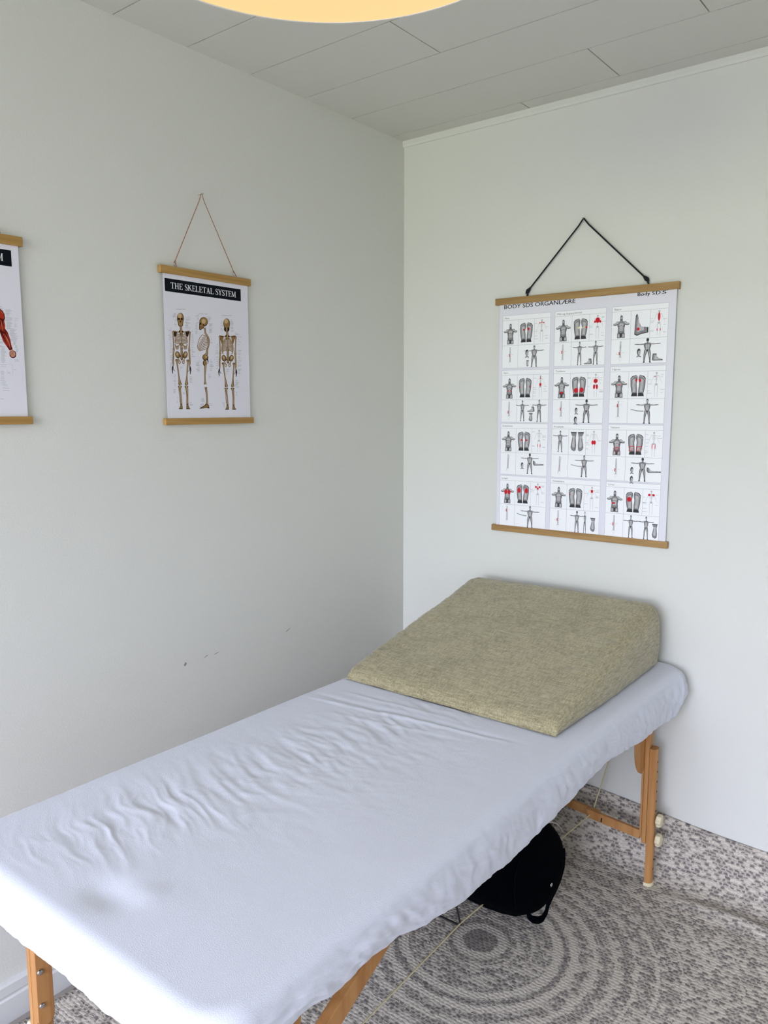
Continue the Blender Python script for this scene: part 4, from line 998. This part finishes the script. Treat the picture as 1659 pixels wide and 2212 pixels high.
for yy in (YF, YN):
    b = MB(); slat(b, .4075, .895, yy+.0005, yy+.0125, M_BEECH); b.build('crossbar', tbl, bevel=.0015, origin=(.65, yy, .21))
    b = MB(); slat(b, .855, 1.0335, yy-.0125, yy-.0005, M_BEECH)
    b.prism([(.904, .172), (.908, .172), (.909, .187), (.905, .187)], 1, yy-.0131, yy-.0120, M_BLACK)
    b.build('crossbar', tbl, bevel=.0008, origin=(.94, yy-.006, .185))
for xx in (XR-.0, XL+.002):
    b = MB(); a = Vector((xx, -1.30, .635)); c = Vector((xx, -1.730, .418)); w = .019; t = .0105
    dr = (c-a).normalized(); up = Vector((1, 0, 0)).cross(dr)
    vs = [p+Vector((sx_*t, 0, 0))+up*sz*w for p in (a, c) for sx_ in (-1, 1) for sz in (-1, 1)]
    b.add(vs, [(0,1,3,2),(4,6,7,5),(0,4,5,1),(2,3,7,6),(0,2,6,4),(1,5,7,3)], M_BEECH)
    b.build('support_strut', tbl, bevel=.002, origin=(a+c)/2)
NX_, NZ_ = .878, .245
for xr, sg in ((NX_, 1), (1.45-NX_, -1)):
    b = MB()
    far = Vector((xr-sg*.012, YF+.016, .195)); near = Vector((xr-sg*.012, YN-.012, .195)); nod = Vector((xr, -.925, NZ_))
    b.tube([Vector((xr+sg*(.095 if sg > 0 else .02), YF+.014, .605)), far+Vector((0, .004, 0)), far+Vector((0, -.02, -.012)), nod, near+Vector((0, .02, -.012)), near+Vector((0, -.004, 0))], .0021, M_ROPE, 8)
    b.build('tension_cable', tbl, smooth=True, origin=nod)
b = MB(); b.tube([(NX_-.115, -.93, .66), (NX_-.004, -.93, NZ_+.012), (NX_, -.93, NZ_-.004), (NX_-.012, -.93, NZ_-.007), (1.45-NX_+.012, -.93, NZ_-.007), (1.45-NX_, -.93, NZ_-.004), (1.45-NX_+.115, -.93, .66)], .0028, M_BLACKM, 8)
b.build('hinge_wire', tbl, smooth=True, origin=(.725, -.93, .4))

# ------------------------------------------------------------------ fitted sheet
def fbm(x, y, z=0, o=3):
    return mnoise.fractal(Vector((x, y, z)), 1.0, 2.0, o)
def interp(tab, t):
    if t <= tab[0][0]: return tab[0][1]
    for (a, va), (c, vc) in zip(tab[:-1], tab[1:]):
        if t <= c:
            k = (t-a)/(c-a); k = k*k*(3-2*k); return va+(vc-va)*k
    return tab[-1][1]
HEM = [(-1.93, .645), (-1.80, .648), (-1.72, .652), (-1.65, .642), (-1.59, .650), (-1.52, .645), (-1.41, .620), (-1.29, .604), (-1.13, .598), (-.92, .610), (-.66, .627), (-.34, .600), (-.14, .588), (0, .592)]
def sheet():
    ox0, ox1, oy0, oy1, R = .338, 1.120, -1.902, -.014, .075
    ZT = .722
    NS = 900
    pts = []
    segs = [((ox1-R, oy1-R), 0), ((ox0+R, oy1-R), PI/2), ((ox0+R, oy0+R), PI), ((ox1-R, oy0+R), 1.5*PI)]
    peri = []
    W_, L_ = ox1-ox0-2*R, oy1-oy0-2*R
    tot = 2*(W_+L_)+2*PI*R
    def at(s):
        s %= tot
        for (c, a0), ln in zip(segs, (W_, L_, W_, L_)):
            if s < PI/2*R:
                a = a0+s/R; return (c[0]+R*math.cos(a), c[1]+R*math.sin(a), math.cos(a), math.sin(a))
            s -= PI/2*R
            if s < ln:
                a = a0+PI/2; d = (math.cos(a+PI/2), math.sin(a+PI/2)); q = (c[0]+R*math.cos(a), c[1]+R*math.sin(a))
                return (q[0]+d[0]*s, q[1]+d[1]*s, math.cos(a), math.sin(a))
            s -= ln
    P = [at(tot*k/NS) for k in range(NS)]
    vs, fs = [], []
    def top(x, y):
        z = ZT
        # trough of wrinkles running along the middle-left of the table
        t = (y+1.85)/.95; cx_ = .53+.15*t
        m = math.exp(-((x-cx_)/.13)**2)*max(0, min(1, (y+1.88)/.2))*max(0, min(1, (-.62-y)/.3))
        if m > .01:
            yy = y+.25*(x-cx_)+.03*fbm(x*4, y*3, 5)
            r1 = fbm(x*4.5, yy*22, 1.3, 2); r2 = fbm(x*8+4, yy*38, 7, 2)
            a = 1-abs(r1)*2.2; c = 1-abs(r2)*2.4
            z += m*(.0026*max(-.5, a)+.0015*max(-.5, c)-.003)
        # softer crumples elsewhere
        m2 = math.exp(-((x-.72)/.22)**2-((y+1.15)/.38)**2)
        z += m2*.0018*(1-abs(fbm(x*8, y*15, 3))*2)
        z += .0016*fbm(x*2.5, y*2.5, 9)
        # hollow over the face opening
        d2 = ((x-.745)/.050)**2+((y+1.805)/.032)**2
        z -= .0075*math.exp(-d2)
        z += .0035*math.exp(-(((x-.80)/.03)**2+((y+1.765)/.03)**2))
        # creases along the fold line
        for (c0, sl, am, wd, xa, xb) in ((-.945, .13, .0030, .006, .36, 1.0), (-.915, .10, -.0030, .008, .36, 1.02), (-.86, .06, .0022, .006, .42, .85), (-1.02, .2, .0015, .007, .5, .9)):
            l = c0+sl*(x-.39)+.006*fbm(x*6, c0*5); k = max(0, min(1, (x-xa)/.1))*max(0, min(1, (xb-x)/.15))
            z += am*k*math.exp(-((y-l)/wd)**2)
        return z
    NT = 150; cx0, cy0 = (ox0+ox1)/2, (oy0+oy1)/2; IN = .034
    rows = []
    for k in range(NT+1):
        t = (k/NT)
        row = []
        for (x, y, nx, ny) in P:
            ex, ey = x-nx*IN, y-ny*IN
            # centre line instead of one point, so cells stay even
            cyc = max(oy0+.39, min(oy1-.39, ey)); cxc = cx0
            px_, py_ = cxc+(ex-cxc)*t, cyc+(ey-cyc)*t
            row.append((px_, py_, top(px_, py_)))
        rows.append(row)
    NR = 44
    for k in range(1, NR+1):
        t = k/NR; row = []
        for i, (x, y, nx, ny) in enumerate(P):
            s = i/NS*tot
            right = max(0, nx)
            hem = interp(HEM, y) if nx > .3 else (.640+.006*fbm(s*3, 2))
            if nx <= .3 and nx > -.2 and ny < -.2: hem = .643+.004*fbm(s*5, 4)
            hem += .0035*fbm(s*9, 1.7)
            zt = top(x-nx*IN, y-ny*IN)
            if t < .28:                        # soft shoulder
                a = (t/.28)*PI/2; off = -IN+IN*math.sin(a)**.9; z = zt-.026*(1-math.cos(a))
            elif t < .86:
                q = (t-.28)/.58; off = .0035*math.sin(q*PI); z = (zt-.026)*(1-q)+hem*q
            else:
                q = (t-.86)/.14; a = q*PI*.85; off = -.010*(1-math.cos(a))-.01*q; z = hem-.006*math.sin(a)
            sk = max(0, min(1, (t-.15)/.3))
            corner = abs(nx*ny)*2
            fold = .0035*fbm(s*7, t*1.2, 3)+.0018*(1-2*abs(fbm(s*26+t*1.5*(1 if ny > 0 else -1), t*1.8, 8)))
            fold += .0022*(1-2*abs(fbm(s*11-t*2.2, t*2.5, 21)))*right
            fold += corner*.006*math.sin(s*150+t*4+3*fbm(s*4, t*2, 5))*(.3+.7*t)
            # bulge of loose cloth at the far right corner
            bul = .020*math.exp(-(((x-ox1)/.06)**2+((y-oy1)/.14)**2))*math.sin(PI*min(1, t*1.15))*max(0, nx)
            # elastic gathers at the near-left corner
            gl = math.exp(-(((x-ox0)/.16)**2+((y-oy0)/.09)**2))
            fold += gl*.004*math.sin(s*95+t*7)
            gr = math.exp(-(((x-ox1)/.04)**2+((y-oy1)/.22)**2))
            fold += gr*.003*math.sin(s*120+t*9)*t
            off += fold*sk+bul
            yy = y+ny*off
            yy = min(yy, -.003)
            row.append((x+nx*off, yy, z))
        rows.append(row)
    for row in rows: vs += row
    n = NS
    for k in range(len(rows)-1):
        for i in range(n): fs.append((k*n+i, (k+1)*n+i, (k+1)*n+(i+1) % n, k*n+(i+1) % n))
    b = MB(); b.add(vs, fs, M_SHEET)
    o = b.build('fitted_sheet', smooth=True, fix=False)
    bm = bmesh.new(); bm.from_mesh(o.data); bmesh.ops.remove_doubles(bm, verts=bm.verts, dist=1e-5); bmesh.ops.recalc_face_normals(bm, faces=bm.faces); bm.to_mesh(o.data); bm.free()
    for p in o.data.polygons: p.use_smooth = True
    tag(o, 'wrinkled white fitted sheet stretched over the massage table', 'sheet')
sheet()

# ------------------------------------------------------------------ wedge cushion
def wedge():
    y0, y1, xc, hw = -.775, -.062, .709, .342
    Z0 = .7245
    NY, NA = 90, 110
    vs, fs = [], []
    for k in range(NY+1):
        t = k/NY
        tt = 1-(1-t)**1.0
        if t < .03: y = y0+(y1-y0)*(.012*(t/.03)**.5*1.0)
        elif t > .93: y = y0+(y1-y0)*(.955+.045*math.sin((t-.93)/.07*PI/2))
        else: y = y0+(y1-y0)*(.012+(.955-.012)*(t-.03)/.90)
        u = (y-y0)/(y1-y0)
        # height profile: blunt lip, straight slope, round crest, short drop at the back
        h = .030*min(1, (u/.035))**.5*(1-.15*max(0, 1-u/.1)) + (.197-.030)*max(0, (u-.03)/.91)**1.04
        if u > .9: h -= .030*((u-.9)/.1)**2.4
        if t > .93: h = h*(1-.10*((t-.93)/.07)**2)
        w = hw*(1-.012*max(0, 1-u*8)) + .006*math.sin(PI*u)
        w += .0025*fbm(u*9, 3)
        if t < .03: h *= .25+.75*(t/.03)**.5
        if t > .93: w -= .018*((t-.93)/.07)**2.5
        r = min(.050*u+.014, h*.5, .05)
        rb = min(.012, h*.3)
        # cross-section: rounded rect, counter-clockwise from bottom left
        pr = []
        def arc(cx_, cz_, rr, a0, a1, n):
            for q in range(n+1):
                a = a0+(a1-a0)*q/n; pr.append((cx_+rr*math.cos(a), cz_+rr*math.sin(a)))
        arc(w-rb, rb, rb, -PI/2, 0, 5); 
        for q in range(1, 8): pr.append((w+.004*math.sin(PI*q/8)*min(1, h/.1), rb+(h-r-rb)*q/8))
        arc(w-r, h-r, r, 0, PI/2, 12)
        for q in range(1, 40): pr.append((w-r-(2*w-2*r)*q/40, h+.0055*math.sin(PI*q/40)*min(1, u*6)))
        arc(-w+r, h-r, r, PI/2, PI, 12)
        for q in range(1, 8): pr.append((-w-.004*math.sin(PI*q/8)*min(1, h/.1), h-r-(h-r-rb)*q/8))
        arc(-w+rb, rb, rb, PI, 1.5*PI, 5)
        NA = len(pr)
        for (a, z) in pr:
            # small pulls along both long edges
            e_ = math.exp(-((abs(a)-hw+.03)/.05)**2)
            zz = z+(.0042*(1-2*abs(fbm(u*24+a*3, a*7, 2)))*e_ + .0014*fbm(a*7, u*5, 4))*min(1, z/.03)
            yy = y+(.0035*fbm(a*8, 1.5)*max(0, 1-u*6))
            vs.append((xc+a, yy, Z0+zz))
    for k in range(NY):
        for i in range(NA): fs.append((k*NA+i, k*NA+(i+1) % NA, (k+1)*NA+(i+1) % NA, (k+1)*NA+i))
    fs += [tuple(range(NA-1, -1, -1)), tuple(NY*NA+i for i in range(NA))]
    b = MB(); b.add(vs, fs, M_LINEN); o = b.build('wedge_cushion', smooth=True, origin=(xc, (y0+y1)/2, Z0))
    tag(o, 'khaki linen wedge cushion at the head of the massage table', 'cushion')
    bag = MB(); c = hit(940, 1523, 2, .742)
    bag.prism([(-.004, 0), (.004, 0), (.003, -.008), (-.003, -.008)], 2, 0, .002, M_LINEN)
wedge()

# ------------------------------------------------------------------ bag on the cables
def bag():
    BX = .893
    root = thing('backpack', (.78, -.62, .03), 'black leather backpack resting under the massage table on its cables', 'bag')
    vis = [(1010, 1935), (1045, 1952), (1072, 1964), (1100, 1974), (1128, 1980), (1150, 1976), (1172, 1962), (1192, 1938), (1206, 1910), (1215, 1880), (1219, 1850), (1217, 1822), (1207, 1797), (1190, 1779), (1168, 1768)]
    out = [hit(x, y, 0, BX) for x, y in vis]; out = [(q.y, q.z) for q in out]
    a, c = out[0], out[-1]
    out += [(-.66, .425), (-.76, .465), (-.86, .475), (-.94, .455), (-.975, .41), (-.965, .365)]
    cy_ = sum(q[0] for q in out)/len(out); cz_ = sum(q[1] for q in out)/len(out)
    lay = [(.52, .55), (.535, .80), (.57, .93), (.63, .985), (.72, 1.0), (.82, 1.0), (.868, .995), (.893, .955), (.908, .86), (.918, .68), (.924, .4), (.926, .15)]
    out = [(cy_+(y-cy_)*1.045, cz_+(z-cz_)*1.045) for y, z in out]
    b = MB(); n = len(out); vs = []
    for x, s in lay:
        for (y, z) in out: vs.append((x, cy_+(y-cy_)*s, cz_+(z-cz_)*s))
    fs = [(k*n+i, k*n+(i+1) % n, (k+1)*n+(i+1) % n, (k+1)*n+i) for k in range(len(lay)-1) for i in range(n)]
    fs += [tuple(range(n)), tuple((len(lay)-1)*n+i for i in range(n-1, -1, -1))]
    b.add(vs, fs, M_BAG); b.build('bag_body', root, smooth=True, origin=(.78, cy_, cz_), subsurf=2)
    # zipper band round the edge of the front
    b = MB(); b.tube([(.872, cy_+(y-cy_)*.972, cz_+(z-cz_)*.972) for y, z in out], .0055, M_BAG2, 8, closed=True); b.build('zipper_band', root, smooth=True, origin=(.872, cy_, cz_))
    def F(px, py, x=.925): return hit(px, py, 0, x)
    b = MB(); b.tube([F(1128, 1845, .924), F(1119, 1868, .927), F(1113, 1895, .9285), F(1112, 1925, .927), F(1113, 1955, .918), F(1114, 1970, .905)], .0016, M_BAG2, 6); b.build('front_seam', root, smooth=True, origin=F(1113, 1900))
    b = MB(); b.tube([F(1160, 1800, .912), F(1185, 1815, .914), F(1198, 1850, .914), F(1200, 1890, .912), F(1188, 1930, .910), F(1165, 1955, .906), F(1130, 1968, .906)], .0016, M_BAG2, 6); b.build('pocket_seam', root, smooth=True, origin=F(1185, 1850))
    c = F(1190, 1911, .921); b = MB(); b.lathe([(.001, 0), (.0055, 0), (.0062, .002), (.0045, .0035), (.001, .003)], c, M_STEEL, 24, axis=0); b.build('snap_button', root, smooth=True, origin=c)
    st = [(1140, 1966), (1142, 1979), (1150, 1986), (1163, 1988), (1172, 1984), (1180, 1970), (1184, 1953), (1192, 1936), (1202, 1916), (1209, 1898), (1215, 1876), (1217, 1855), (1216, 1835)]
    pts = [F(x, y, .893+.008*math.sin(i*.7)) for i, (x, y) in enumerate(st)]
    b = MB(); b.tube(pts, .010, M_BAG2, 10, flat=.35); b.build('shoulder_strap', root, smooth=True, origin=pts[4])
    # thin white lead looping out of the bag
    b = MB(); cp = [F(1168, 1774, .86), F(1180, 1778, .86), F(1192, 1776, .86), F(1203, 1780, .86), F(1211, 1788, .86), F(1216, 1797, .86), F(1216, 1804, .86), F(1210, 1810, .865), F(1203, 1812, .87)]
    b.tube(cp, .0016, M_WCORD, 8); o = b.build('charging_cable', root, smooth=True, origin=cp[0])
    o['label'] = 'thin white cable looping out of the bag'
bag()
